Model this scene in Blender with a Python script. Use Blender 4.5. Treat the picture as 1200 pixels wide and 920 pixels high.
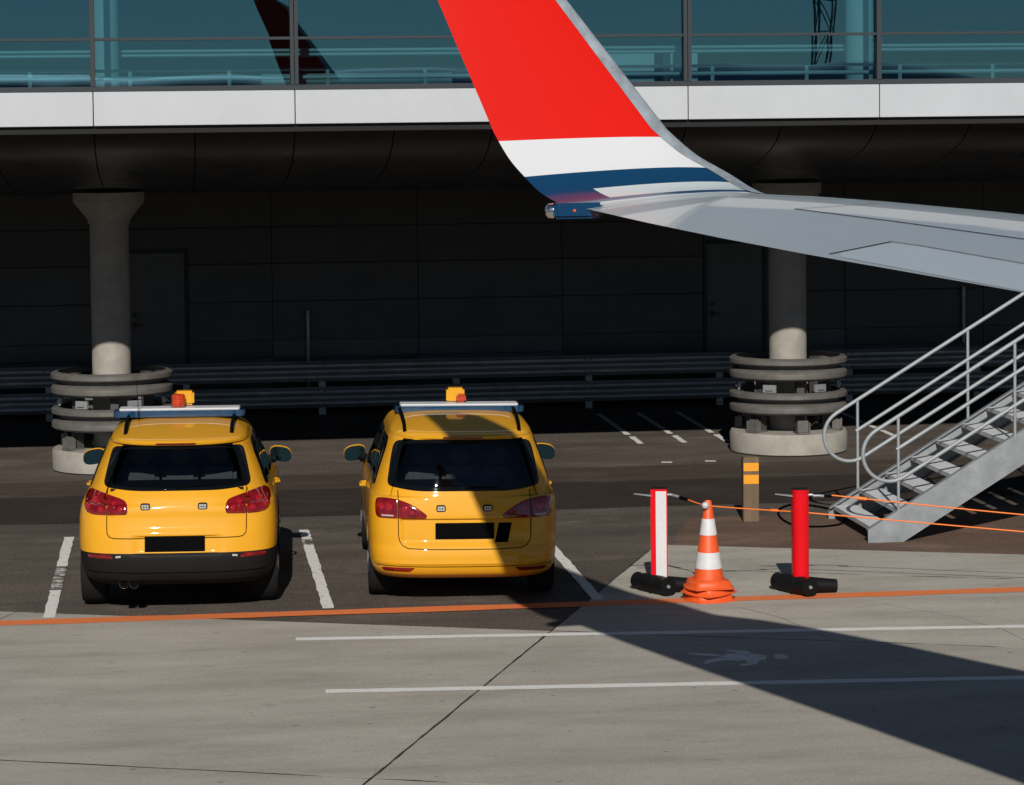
import bpy, bmesh, math, random
import numpy as np
from mathutils import Vector, Matrix
from mathutils.bvhtree import BVHTree
random.seed(7)
for o in list(bpy.data.objects): bpy.data.objects.remove(o)
scene = bpy.context.scene
COL = scene.collection
PI = math.pi

# ------------------------------------------------------------------ camera
CAM_H = 4.45
cam_d = bpy.data.cameras.new('camera'); cam = bpy.data.objects.new('camera', cam_d); COL.objects.link(cam)
cam_d.sensor_fit = 'HORIZONTAL'; cam_d.sensor_width = 36.0
cam_d.lens = 3185.0/1200.0*36.0
cam_d.shift_y = -(460.0-304.0)/1200.0
cam_d.clip_start = 0.1; cam_d.clip_end = 20000
def _camrot():
    n = lambda v: v/np.linalg.norm(v)
    yv = n(np.array([205.-600., 143.-304., 3185.]))     # direction square to the facade, seen from the camera
    hd = np.array([1, -0.0112, 0.])                     # the horizon's slope in the photograph
    up = n(-np.cross(yv, hd)); up = -up if up[1] > 0 else up
    xv = n(np.cross(yv, up)); xv = -xv if xv[0] < 0 else xv
    R = np.stack([xv, yv, up])
    return Matrix((R[:, 0], -R[:, 1], -R[:, 2])).transposed().to_4x4()
cam.matrix_world = Matrix.Translation((0, 0, CAM_H)) @ _camrot()
scene.camera = cam

# ------------------------------------------------------------------ light
SUN_DIR = Vector((0.131, 1.0, -0.59)).normalized()       # the way the light travels
EL = math.asin(-SUN_DIR.z)
world = bpy.data.worlds.new('World'); scene.world = world; world.use_nodes = True
nt = world.node_tree; nt.nodes.clear()
sky = nt.nodes.new('ShaderNodeTexSky'); sky.sky_type = 'NISHITA'; sky.sun_disc = False
sky.sun_elevation = EL
sky.sun_rotation = math.atan2(-SUN_DIR.x, -SUN_DIR.y)
sky.air_density = 0.8; sky.dust_density = 0.0; sky.ozone_density = 1.5; sky.altitude = 1200
bg = nt.nodes.new('ShaderNodeBackground'); bg.inputs[1].default_value = 0.05
wo = nt.nodes.new('ShaderNodeOutputWorld')
nt.links.new(sky.outputs[0], bg.inputs[0]); nt.links.new(bg.outputs[0], wo.inputs[0])
sl = bpy.data.lights.new('sun', 'SUN'); sl.energy = 5.0; sl.angle = math.radians(0.5); sl.color = (1.0, 0.95, 0.88)
so = bpy.data.objects.new('sun', sl); COL.objects.link(so)
so.rotation_euler = SUN_DIR.to_track_quat('-Z', 'Y').to_euler()
vs = scene.view_settings; vs.view_transform = 'Standard'; vs.look = 'None'; vs.exposure = 0.0; vs.gamma = 1.0
vs.use_curve_mapping = False

# ------------------------------------------------------------------ materials
MATS = {}
def mat(name, col, rough=0.5, metal=0.0, var=0.0, vscale=8.0, col2=None, bump=0.0, bscale=60.0, coat=0.0, spec=0.5, stretch=None, obj=False, rvar=0.0):
    if name in MATS: return MATS[name]
    m = bpy.data.materials.new(name); m.use_nodes = True; t = m.node_tree
    b = t.nodes['Principled BSDF']
    b.inputs['Base Color'].default_value = (*col, 1); b.inputs['Roughness'].default_value = rough
    b.inputs['Metallic'].default_value = metal; b.inputs['Coat Weight'].default_value = coat
    b.inputs['Coat Roughness'].default_value = 0.03; b.inputs['Specular IOR Level'].default_value = spec
    N = t.nodes.new; L = t.links.new
    if var > 0 or bump > 0 or rvar > 0:
        if obj:
            tc = N('ShaderNodeTexCoord'); src = tc.outputs['Object']
        else:
            g = N('ShaderNodeNewGeometry'); src = g.outputs['Position']
        if stretch:
            mp = N('ShaderNodeMapping'); mp.inputs['Scale'].default_value = stretch; L(src, mp.inputs[0]); src = mp.outputs[0]
    if var > 0:
        n1 = N('ShaderNodeTexNoise'); n1.inputs['Scale'].default_value = vscale; n1.inputs['Detail'].default_value = 8; n1.inputs['Roughness'].default_value = 0.65
        L(src, n1.inputs['Vector'])
        r = N('ShaderNodeMapRange'); r.inputs[1].default_value = 0.3; r.inputs[2].default_value = 0.7
        L(n1.outputs[0], r.inputs[0])
        mx = N('ShaderNodeMix'); mx.data_type = 'RGBA'
        c2 = col2 if col2 else tuple(c*(1-var) for c in col)
        mx.inputs[6].default_value = (*col, 1); mx.inputs[7].default_value = (*c2, 1)
        L(r.outputs[0], mx.inputs[0]); L(mx.outputs[2], b.inputs['Base Color'])
    if rvar > 0:
        n3 = N('ShaderNodeTexNoise'); n3.inputs['Scale'].default_value = vscale*0.7; n3.inputs['Detail'].default_value = 5
        L(src, n3.inputs['Vector'])
        r3 = N('ShaderNodeMapRange'); r3.inputs[1].default_value = 0.3; r3.inputs[2].default_value = 0.7
        r3.inputs[3].default_value = max(0.02, rough-rvar); r3.inputs[4].default_value = rough+rvar
        L(n3.outputs[0], r3.inputs[0]); L(r3.outputs[0], b.inputs['Roughness'])
    if bump > 0:
        n2 = N('ShaderNodeTexNoise'); n2.inputs['Scale'].default_value = bscale; n2.inputs['Detail'].default_value = 6
        L(src, n2.inputs['Vector'])
        bp = N('ShaderNodeBump'); bp.inputs['Strength'].default_value = bump; bp.inputs['Distance'].default_value = 0.01
        L(n2.outputs[0], bp.inputs['Height']); L(bp.outputs[0], b.inputs['Normal'])
    MATS[name] = m; return m

def mat_concrete():
    m = bpy.data.materials.new('apron_concrete'); m.use_nodes = True; t = m.node_tree; N = t.nodes.new; L = t.links.new
    b = t.nodes['Principled BSDF']; b.inputs['Roughness'].default_value = 0.85; b.inputs['Specular IOR Level'].default_value = 0.25
    g = N('ShaderNodeNewGeometry')
    mp = N('ShaderNodeMapping'); mp.inputs['Rotation'].default_value = (0, 0, math.radians(5)); mp.inputs['Scale'].default_value = (0.55, 1.9, 1); L(g.outputs['Position'], mp.inputs[0])
    a = N('ShaderNodeTexNoise'); a.inputs['Scale'].default_value = 1.1; a.inputs['Detail'].default_value = 7; a.inputs['Roughness'].default_value = 0.62; L(mp.outputs[0], a.inputs['Vector'])
    r = N('ShaderNodeValToRGB'); e = r.color_ramp.elements
    e[0].position = 0.28; e[0].color = (0.255, 0.233, 0.198, 1); e[1].position = 0.72; e[1].color = (0.380, 0.356, 0.308, 1)
    k = r.color_ramp.elements.new(0.5); k.color = (0.328, 0.304, 0.262, 1)
    L(a.outputs[0], r.inputs[0])
    f = N('ShaderNodeTexNoise'); f.inputs['Scale'].default_value = 70; f.inputs['Detail'].default_value = 4; L(g.outputs['Position'], f.inputs['Vector'])
    rf = N('ShaderNodeMapRange'); rf.inputs[1].default_value = 0.3; rf.inputs[2].default_value = 0.7; rf.inputs[3].default_value = 0.84; rf.inputs[4].default_value = 1.1; L(f.outputs[0], rf.inputs[0])
    mu = N('ShaderNodeMix'); mu.data_type = 'RGBA'; mu.blend_type = 'MULTIPLY'; mu.inputs[0].default_value = 1.0
    L(r.outputs[0], mu.inputs[6]); L(rf.outputs[0], mu.inputs[7])
    # dark spots: small oil and rubber stains, stretched along the lane
    mp2 = N('ShaderNodeMapping'); mp2.inputs['Scale'].default_value = (1.6, 3.6, 1); L(g.outputs['Position'], mp2.inputs[0])
    s = N('ShaderNodeTexNoise'); s.inputs['Scale'].default_value = 2.3; s.inputs['Detail'].default_value = 9; s.inputs['Roughness'].default_value = 0.7; L(mp2.outputs[0], s.inputs['Vector'])
    rs = N('ShaderNodeMapRange'); rs.inputs[1].default_value = 0.60; rs.inputs[2].default_value = 0.72; rs.inputs[3].default_value = 0.0; rs.inputs[4].default_value = 0.55; L(s.outputs[0], rs.inputs[0])
    mx = N('ShaderNodeMix'); mx.data_type = 'RGBA'; mx.inputs[7].default_value = (0.10, 0.09, 0.08, 1)
    L(rs.outputs[0], mx.inputs[0]); L(mu.outputs[2], mx.inputs[6])
    v = N('ShaderNodeTexVoronoi'); v.inputs['Scale'].default_value = 2.2; L(mp2.outputs[0], v.inputs['Vector'])
    rv = N('ShaderNodeMapRange'); rv.inputs[1].default_value = 0.05; rv.inputs[2].default_value = 0.11; rv.inputs[3].default_value = 0.8; rv.inputs[4].default_value = 0.0
    wn = N('ShaderNodeTexNoise'); wn.inputs['Scale'].default_value = 9; L(mp2.outputs[0], wn.inputs['Vector'])
    ad = N('ShaderNodeMath'); ad.operation = 'MULTIPLY_ADD'; ad.inputs[1].default_value = 0.30; ad.inputs[2].default_value = -0.15; L(wn.outputs[0], ad.inputs[0])
    ds = N('ShaderNodeMath'); ds.operation = 'ADD'; L(v.outputs['Distance'], ds.inputs[0]); L(ad.outputs[0], ds.inputs[1]); L(ds.outputs[0], rv.inputs[0])
    sp = N('ShaderNodeSeparateColor'); L(v.outputs['Color'], sp.inputs[0])
    gt = N('ShaderNodeMath'); gt.operation = 'GREATER_THAN'; gt.inputs[1].default_value = 0.72; L(sp.outputs[0], gt.inputs[0])
    gm = N('ShaderNodeMath'); gm.operation = 'MULTIPLY'; L(rv.outputs[0], gm.inputs[0]); L(gt.outputs[0], gm.inputs[1])
    mv = N('ShaderNodeMix'); mv.data_type = 'RGBA'; mv.inputs[7].default_value = (0.06, 0.055, 0.05, 1)
    L(gm.outputs[0], mv.inputs[0]); L(mx.outputs[2], mv.inputs[6])
    oi = N('ShaderNodeObjectInfo'); ro = N('ShaderNodeMapRange'); ro.inputs[3].default_value = 0.93; ro.inputs[4].default_value = 1.05; L(oi.outputs['Random'], ro.inputs[0])
    mo = N('ShaderNodeMix'); mo.data_type = 'RGBA'; mo.blend_type = 'MULTIPLY'; mo.inputs[0].default_value = 1.0; L(mv.outputs[2], mo.inputs[6]); L(ro.outputs[0], mo.inputs[7])
    L(mo.outputs[2], b.inputs['Base Color'])
    bp = N('ShaderNodeBump'); bp.inputs['Strength'].default_value = 0.25; bp.inputs['Distance'].default_value = 0.004; L(f.outputs[0], bp.inputs['Height']); L(bp.outputs[0], b.inputs['Normal'])
    return m

def mat_asphalt(name, c_lo, c_hi, speck=0.35):
    m = bpy.data.materials.new(name); m.use_nodes = True; t = m.node_tree; N = t.nodes.new; L = t.links.new
    b = t.nodes['Principled BSDF']; b.inputs['Roughness'].default_value = 0.9; b.inputs['Specular IOR Level'].default_value = 0.2
    g = N('ShaderNodeNewGeometry')
    mp = N('ShaderNodeMapping'); mp.inputs['Scale'].default_value = (0.35, 1.2, 1); L(g.outputs['Position'], mp.inputs[0])
    a = N('ShaderNodeTexNoise'); a.inputs['Scale'].default_value = 1.0; a.inputs['Detail'].default_value = 8; a.inputs['Roughness'].default_value = 0.65; L(mp.outputs[0], a.inputs['Vector'])
    r = N('ShaderNodeValToRGB'); e = r.color_ramp.elements
    e[0].position = 0.3; e[0].color = (*c_lo, 1); e[1].position = 0.7; e[1].color = (*c_hi, 1); L(a.outputs[0], r.inputs[0])
    f = N('ShaderNodeTexNoise'); f.inputs['Scale'].default_value = 34; f.inputs['Detail'].default_value = 3; f.inputs['Roughness'].default_value = 0.8; L(g.outputs['Position'], f.inputs['Vector'])
    rf = N('ShaderNodeMapRange'); rf.inputs[1].default_value = 0.3; rf.inputs[2].default_value = 0.72; rf.inputs[3].default_value = 1-speck; rf.inputs[4].default_value = 1+speck*1.1; L(f.outputs[0], rf.inputs[0])
    mu = N('ShaderNodeMix'); mu.data_type = 'RGBA'; mu.blend_type = 'MULTIPLY'; mu.inputs[0].default_value = 1.0
    L(r.outputs[0], mu.inputs[6]); L(rf.outputs[0], mu.inputs[7])
    mpd = N('ShaderNodeMapping'); mpd.inputs['Scale'].default_value = (0.5, 0.9, 1); mpd.inputs['Rotation'].default_value = (0, 0, 0.5); L(g.outputs['Position'], mpd.inputs[0])
    du = N('ShaderNodeTexNoise'); du.inputs['Scale'].default_value = 1.6; du.inputs['Detail'].default_value = 12; du.inputs['Roughness'].default_value = 0.72; L(mpd.outputs[0], du.inputs['Vector'])
    rd = N('ShaderNodeMapRange'); rd.inputs[1].default_value = 0.52; rd.inputs[2].default_value = 0.72; rd.inputs[3].default_value = 0.0; rd.inputs[4].default_value = 0.55; L(du.outputs[0], rd.inputs[0])
    dm = N('ShaderNodeMix'); dm.data_type = 'RGBA'; dm.inputs[7].default_value = (c_hi[0]*1.9, c_hi[1]*1.9, c_hi[2]*1.9, 1); L(mu.outputs[2], dm.inputs[6]); L(rd.outputs[0], dm.inputs[0])
    L(dm.outputs[2], b.inputs['Base Color'])
    bp = N('ShaderNodeBump'); bp.inputs['Strength'].default_value = 0.5; bp.inputs['Distance'].default_value = 0.006; L(f.outputs[0], bp.inputs['Height']); L(bp.outputs[0], b.inputs['Normal'])
    return m

def mat_paint_mark(name, col, under, wear=0.62, scale=9):
    """road paint worn through to the surface below it"""
    m = bpy.data.materials.new(name); m.use_nodes = True; t = m.node_tree; N = t.nodes.new; L = t.links.new
    b = t.nodes['Principled BSDF']; b.inputs['Roughness'].default_value = 0.75
    g = N('ShaderNodeNewGeometry')
    a = N('ShaderNodeTexNoise'); a.inputs['Scale'].default_value = scale; a.inputs['Detail'].default_value = 10; a.inputs['Roughness'].default_value = 0.75; L(g.outputs['Position'], a.inputs['Vector'])
    r = N('ShaderNodeMapRange'); r.inputs[1].default_value = wear; r.inputs[2].default_value = wear+0.06; L(a.outputs[0], r.inputs[0])
    c = N('ShaderNodeTexNoise'); c.inputs['Scale'].default_value = 40; L(g.outputs['Position'], c.inputs['Vector'])
    rc = N('ShaderNodeMapRange'); rc.inputs[3].default_value = 0.8; rc.inputs[4].default_value = 1.15; L(c.outputs[0], rc.inputs[0])
    mu = N('ShaderNodeMix'); mu.data_type = 'RGBA'; mu.blend_type = 'MULTIPLY'; mu.inputs[0].default_value = 1; mu.inputs[6].default_value = (*col, 1); L(rc.outputs[0], mu.inputs[7])
    mx = N('ShaderNodeMix'); mx.data_type = 'RGBA'; mx.inputs[7].default_value = (*under, 1); L(mu.outputs[2], mx.inputs[6]); L(r.outputs[0], mx.inputs[0])
    L(mx.outputs[2], b.inputs['Base Color'])
    return m

def mat_facade_glass():
    """coated facade glass: teal reflection, dim tinted view through"""
    m = bpy.data.materials.new('facade_glass'); m.use_nodes = True; t = m.node_tree; t.nodes.clear(); N = t.nodes.new; L = t.links.new
    o = N('ShaderNodeOutputMaterial'); tr = N('ShaderNodeBsdfTransparent'); tr.inputs[0].default_value = (0.52, 0.68, 0.71, 1)
    gl = N('ShaderNodeBsdfGlossy'); gl.inputs['Color'].default_value = (0.36, 0.76, 0.97, 1); gl.inputs['Roughness'].default_value = 0.0
    g = N('ShaderNodeNewGeometry'); n = N('ShaderNodeTexNoise'); n.inputs['Scale'].default_value = 0.9; n.inputs['Detail'].default_value = 1; L(g.outputs['Position'], n.inputs['Vector'])
    bp = N('ShaderNodeBump'); bp.inputs['Strength'].default_value = 0.09; bp.inputs['Distance'].default_value = 0.02; L(n.outputs[0], bp.inputs['Height']); L(bp.outputs[0], gl.inputs['Normal'])
    mx = N('ShaderNodeMixShader'); lw = N('ShaderNodeLayerWeight'); lw.inputs[0].default_value = 0.5; pw = N('ShaderNodeMath'); pw.operation = 'POWER'; pw.inputs[1].default_value = 5.0; L(lw.outputs['Facing'], pw.inputs[0])
    fr = N('ShaderNodeMath'); fr.operation = 'MULTIPLY_ADD'; fr.inputs[1].default_value = 0.85; fr.inputs[2].default_value = 0.13; L(pw.outputs[0], fr.inputs[0])
    L(fr.outputs[0], mx.inputs[0]); L(tr.outputs[0], mx.inputs[1]); L(gl.outputs[0], mx.inputs[2]); L(mx.outputs[0], o.inputs[0])
    return m

def mat_cabin_glass():
    """privacy glass of the cars: dark tint with a clean reflection"""
    m = bpy.data.materials.new('cabin_glass'); m.use_nodes = True; t = m.node_tree; t.nodes.clear(); N = t.nodes.new; L = t.links.new
    o = N('ShaderNodeOutputMaterial'); tr = N('ShaderNodeBsdfTransparent'); tr.inputs[0].default_value = (0.40, 0.45, 0.46, 1)
    gl = N('ShaderNodeBsdfGlossy'); gl.inputs['Color'].default_value = (0.9, 0.95, 1.0, 1); gl.inputs['Roughness'].default_value = 0.012
    lw = N('ShaderNodeLayerWeight'); lw.inputs[0].default_value = 0.5; pw = N('ShaderNodeMath'); pw.operation = 'POWER'; pw.inputs[1].default_value = 5.0; L(lw.outputs['Facing'], pw.inputs[0])
    fr = N('ShaderNodeMath'); fr.operation = 'MULTIPLY_ADD'; fr.inputs[1].default_value = 0.9; fr.inputs[2].default_value = 0.035; L(pw.outputs[0], fr.inputs[0])
    mx = N('ShaderNodeMixShader'); L(fr.outputs[0], mx.inputs[0]); L(tr.outputs[0], mx.inputs[1]); L(gl.outputs[0], mx.inputs[2]); L(mx.outputs[0], o.inputs[0])
    return m

M = dict(
    concrete=mat_concrete(),
    asphalt=mat_asphalt('asphalt', (0.055, 0.045, 0.037), (0.100, 0.083, 0.069), 0.65),
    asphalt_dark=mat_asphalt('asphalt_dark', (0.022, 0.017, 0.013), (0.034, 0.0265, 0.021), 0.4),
    asphalt_far=mat_asphalt('asphalt_far', (0.040, 0.030, 0.023), (0.062, 0.048, 0.037), 0.45),
    asphalt_brown=mat_asphalt('asphalt_brown', (0.088, 0.056, 0.040), (0.130, 0.084, 0.062), 0.45),
    mark_white=mat_paint_mark('mark_white', (0.60, 0.585, 0.55), (0.08, 0.07, 0.06), 0.575, 16),
    mark_worn=mat_paint_mark('mark_worn', (0.42, 0.41, 0.385), (0.075, 0.06, 0.047), 0.45, 7),
    mark_white_apron=mat_paint_mark('mark_white_apron', (0.60, 0.59, 0.56), (0.30, 0.28, 0.25), 0.60, 18),
    mark_faded=mat_paint_mark('mark_faded', (0.60, 0.59, 0.57), (0.29, 0.26, 0.22), 0.545),
    mark_orange=mat_paint_mark('mark_orange', (0.62, 0.155, 0.040), (0.16, 0.10, 0.07), 0.62, 16),
    fascia=mat('fascia_white', (0.415, 0.432, 0.455), 0.35, var=0.08, vscale=1.5),
    frame=mat('window_frame_grey', (0.036, 0.042, 0.047), 0.6, spec=0.12),
    glass=mat_facade_glass(),
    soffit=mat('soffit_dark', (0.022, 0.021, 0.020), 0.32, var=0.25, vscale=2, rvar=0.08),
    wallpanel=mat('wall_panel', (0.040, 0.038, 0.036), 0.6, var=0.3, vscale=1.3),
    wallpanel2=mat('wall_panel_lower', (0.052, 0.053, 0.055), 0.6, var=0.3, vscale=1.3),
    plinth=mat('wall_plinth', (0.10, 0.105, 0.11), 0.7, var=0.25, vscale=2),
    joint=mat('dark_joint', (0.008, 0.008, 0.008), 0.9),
    door=mat('door_grey', (0.055, 0.058, 0.060), 0.5, var=0.2, vscale=3),
    colconc=mat('column_concrete', (0.305, 0.282, 0.245), 0.8, var=0.28, vscale=5, bump=0.15, bscale=40),
    galv=mat('galvanised', (0.30, 0.315, 0.32), 0.5, 0.45, var=0.3, vscale=4, rvar=0.1),
    galv_dull=mat('galvanised_weathered', (0.135, 0.127, 0.116), 0.55, 0.2, var=0.35, vscale=7),
    galv_light=mat('galvanised_light', (0.27, 0.29, 0.305), 0.5, 0.25, var=0.35, vscale=6, rvar=0.1),
    tread=mat('tread_plate', (0.58, 0.59, 0.59), 0.6, 0.0, var=0.25, vscale=9),
    tube=mat('tube_rail', (0.27, 0.29, 0.305), 0.55, 0.2, var=0.2, vscale=9),
    interior=mat('interior_white', (0.55, 0.56, 0.56), 0.6),
    interior_dark=mat('interior_dark', (0.03, 0.035, 0.04), 0.6),
    interior_rail=mat('interior_rail', (0.45, 0.46, 0.46), 0.4),
    interior_floor=mat('interior_floor', (0.12, 0.12, 0.12), 0.5),
    yellow=mat('yellow_paint', (0.61, 0.288, 0.010), 0.5, coat=0.6, spec=0.15, obj=True, var=0.07, vscale=3.0),
    plastic=mat('black_plastic', (0.010, 0.0098, 0.0098), 0.6, spec=0.12, var=0.2, vscale=10),
    carglass=mat('car_glass', (0.003, 0.004, 0.0045), 0.02, spec=0.3),
    cabinglass=mat_cabin_glass(),
    lining=mat('cabin_lining', (0.012, 0.012, 0.013), 0.9, spec=0.05),
    seat=mat('seat_cloth', (0.20, 0.205, 0.215), 0.9, spec=0.05, obj=True, var=0.3, vscale=12),
    mirror=mat('mirror_glass', (0.022, 0.055, 0.072), 0.05, 1.0),
    steel_dark=mat('steel_dark', (0.055, 0.052, 0.048), 0.6, 0.2),
    black=mat('black', (0.002, 0.002, 0.0022), 0.8, spec=0.03),
    gap=mat('panel_gap', (0.045, 0.020, 0.003), 0.8, spec=0.05),
    lamp=mat('red_lens', (0.24, 0.004, 0.006), 0.08, coat=1.0, var=0.7, vscale=16, obj=True),
    lamp2=mat('red_lens_bright', (0.34, 0.007, 0.009), 0.06, coat=1.0, obj=True, var=0.3, vscale=60),
    lampdark=mat('red_lens_dark', (0.13, 0.004, 0.006), 0.1, coat=1.0),
    tyre=mat('tyre', (0.009, 0.009, 0.009), 0.85, spec=0.2),
    rim=mat('rim_alloy', (0.4, 0.4, 0.41), 0.3, 0.8),
    chrome=mat('chrome', (0.7, 0.7, 0.7), 0.15, 1.0),
    lens_clear=mat('clear_lens', (0.5, 0.5, 0.47), 0.15, coat=1.0, var=0.5, vscale=120, obj=True),
    blue_lens=mat('blue_lens', (0.003, 0.045, 0.120), 0.12, coat=1.0, obj=True, var=0.5, vscale=14),
    bar_top=mat('light_bar_top', (0.50, 0.51, 0.53), 0.35),
    amber=mat('amber_lens', (0.55, 0.045, 0.006), 0.12, coat=1.0, obj=True, var=0.6, vscale=35),
    red_plastic=mat('red_plastic', (0.60, 0.005, 0.010), 0.3, spec=0.2, obj=True, var=0.12, vscale=6),
    white_refl=mat('white_reflective', (0.55, 0.55, 0.55), 0.45, obj=True, var=0.1, vscale=20),
    rubber=mat('black_rubber', (0.006, 0.006, 0.0065), 0.55, spec=0.12),
    cone_orange=mat('cone_orange', (0.70, 0.085, 0.012), 0.5, obj=True, var=0.22, vscale=7),
    rope_orange=mat('rope_orange', (0.75, 0.17, 0.02), 0.6),
    wood=mat('weathered_post', (0.145, 0.098, 0.058), 0.85, obj=True, var=0.35, vscale=14, stretch=(1, 1, 0.15), bump=0.3, bscale=50),
    band_orange=mat('reflective_amber', (0.66, 0.27, 0.012), 0.4),
    wing=mat('wing_grey_paint', (0.345, 0.385, 0.385), 0.3, coat=0.6, var=0.10, vscale=1.2, obj=True),
    wing2=mat('wing_pale_paint_sheen', (0.43, 0.485, 0.495), 0.3, coat=0.7, var=0.06, vscale=2, obj=True),  # aileron's own tone; on the winglet bend also a painted-in sheen
    wl_red=mat('winglet_red', (0.53, 0.010, 0.004), 0.13, spec=0.35),
    wl_white=mat('winglet_white', (0.50, 0.51, 0.53), 0.15, spec=0.4),
    wl_blue=mat('winglet_blue', (0.004, 0.036, 0.090), 0.2, coat=1.0),
    alu=mat('bare_aluminium', (0.56, 0.63, 0.67), 0.28, 0.55, var=0.45, vscale=9, rvar=0.12, obj=True),
    fus=mat('fuselage_white', (0.60, 0.60, 0.60), 0.6, spec=0.2),
)

# ------------------------------------------------------------------ mesh helpers
class MB:
    def __init__(s): s.v = []; s.f = []; s.mi = []
    def add(s, vs, fs, mi=0):
        n = len(s.v); s.v += [tuple(p) for p in vs]; s.f += [tuple(i+n for i in f) for f in fs]; s.mi += [mi]*len(fs); return s
    def box(s, x0, x1, y0, y1, z0, z1, mi=0):
        v = [(x0, y0, z0), (x1, y0, z0), (x1, y1, z0), (x0, y1, z0), (x0, y0, z1), (x1, y0, z1), (x1, y1, z1), (x0, y1, z1)]
        return s.add(v, [(0, 3, 2, 1), (4, 5, 6, 7), (0, 1, 5, 4), (1, 2, 6, 5), (2, 3, 7, 6), (3, 0, 4, 7)], mi)
    def tube(s, pts, r, n=10, cap=True, mi=0, closed=False):
        P = [Vector(p) for p in pts]; m = len(P); rr = r if isinstance(r, (list, tuple)) else [r]*m
        T = []
        for i in range(m):
            a = P[i-1] if (i > 0 or closed) else P[i]; b = P[(i+1) % m] if (i < m-1 or closed) else P[i]
            T.append((b-a).normalized())
        u = T[0].orthogonal().normalized(); vs = []; fs = []
        for i in range(m):
            u = (u - T[i]*u.dot(T[i])).normalized(); w = T[i].cross(u)
            for k in range(n):
                a = 2*PI*k/n; vs.append(P[i]+(u*math.cos(a)+w*math.sin(a))*rr[i])
        for i in range(m if closed else m-1):
            j = (i+1) % m
            for k in range(n):
                fs.append((i*n+k, i*n+(k+1) % n, j*n+(k+1) % n, j*n+k))
        if cap and not closed:
            fs.append(tuple(range(n-1, -1, -1))); fs.append(tuple((m-1)*n+k for k in range(n)))
        return s.add(vs, fs, mi)
    def lathe(s, prof, c=(0, 0, 0), n=32, mi=0, axis='z', close=False):
        vs = []; fs = []; m = len(prof)
        for (r, z) in prof:
            for k in range(n):
                a = 2*PI*k/n
                if axis == 'z': p = (c[0]+r*math.cos(a), c[1]+r*math.sin(a), c[2]+z)
                elif axis == 'x': p = (c[0]+z, c[1]+r*math.cos(a), c[2]+r*math.sin(a))
                else: p = (c[0]-r*math.cos(a), c[1]+z, c[2]+r*math.sin(a))
                vs.append(p)
        for i in range(m if close else m-1):
            j = (i+1) % m
            for k in range(n): fs.append((i*n+k, i*n+(k+1) % n, j*n+(k+1) % n, j*n+k))
        if not close:
            if prof[0][0] > 1e-6: fs.append(tuple(range(n-1, -1, -1)))
            if prof[-1][0] > 1e-6: fs.append(tuple((m-1)*n+k for k in range(n)))
        return s.add(vs, fs, mi)
    def prism(s, poly, h0, h1, axis='z', mi=0):
        n = len(poly)
        def P(a, b, h): return {'z': (a, b, h), 'y': (a, h, b), 'x': (h, a, b)}[axis]
        vs = [P(a, b, h0) for a, b in poly]+[P(a, b, h1) for a, b in poly]
        fs = [tuple(range(n-1, -1, -1)), tuple(range(n, 2*n))]+[(i, (i+1) % n, n+(i+1) % n, n+i) for i in range(n)]
        return s.add(vs, fs, mi)
    def sphere(s, c, r, n=12, sq=(1, 1, 1), mi=0):
        pr = [(max(1e-7, r*math.sin(PI*i/n)), -r*math.cos(PI*i/n)) for i in range(n+1)]
        t = MB().lathe(pr, (0, 0, 0), 2*n)
        return s.add([(c[0]+x*sq[0], c[1]+y*sq[1], c[2]+z*sq[2]) for x, y, z in t.v], t.f, mi)
    def mesh(s, name, mats, bevel=0.0, smooth=None):
        me = bpy.data.meshes.new(name); bm = bmesh.new()
        vv = [bm.verts.new(p) for p in s.v]
        for f, mi in zip(s.f, s.mi):
            try: q = bm.faces.new([vv[i] for i in f]); q.material_index = mi
            except ValueError: pass
        bmesh.ops.remove_doubles(bm, verts=bm.verts, dist=1e-5)
        bmesh.ops.recalc_face_normals(bm, faces=bm.faces)
        if bevel > 0:
            es = [e for e in bm.edges if len(e.link_faces) == 2 and e.calc_face_angle(0) > 0.6]
            bmesh.ops.bevel(bm, geom=es, offset=bevel, segments=2, affect='EDGES', clamp_overlap=True)
        bm.to_mesh(me); bm.free()
        for m in (mats if isinstance(mats, (list, tuple)) else [mats]): me.materials.append(m)
        if smooth is not None: smooth_mesh(me, smooth)
        return me
    def build(s, name, m, parent=None, bevel=0.0, smooth=None, label=None):
        o = bpy.data.objects.new(name, s.mesh(name, m, bevel, smooth)); COL.objects.link(o)
        if parent is not None: o.parent = parent
        if label: o['label'] = label
        return o
def smooth_mesh(me, ang):
    for p in me.polygons: p.use_smooth = True
    bm = bmesh.new(); bm.from_mesh(me)
    for e in bm.edges:
        e.smooth = not (len(e.link_faces) == 2 and e.calc_face_angle(0) > math.radians(ang))
    bm.to_mesh(me); bm.free()
def inst(name, me, parent=None, loc=(0, 0, 0), rot=(0, 0, 0)):
    o = bpy.data.objects.new(name, me); COL.objects.link(o); o.location = loc; o.rotation_euler = rot
    if parent is not None: o.parent = parent
    return o
def thing(name, label, cat, loc=(0, 0, 0), rot=(0, 0, 0), group=None):
    o = bpy.data.objects.new(name, None); COL.objects.link(o); o.empty_display_size = 0.2
    o.location = loc; o.rotation_euler = rot; o['label'] = label; o['category'] = cat
    if group: o['group'] = group
    return o
def struct(o, label=None):
    o['kind'] = 'structure'
    if label: o['label'] = label
    return o
def arc(c, r, a0, a1, n, plane='xz'):
    out = []
    for i in range(n+1):
        a = math.radians(a0+(a1-a0)*i/n); u, w = r*math.cos(a), r*math.sin(a)
        out.append((c[0]+u, c[1], c[2]+w) if plane == 'xz' else (c[0]+u, c[1]+w, c[2]))
    return out

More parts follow.
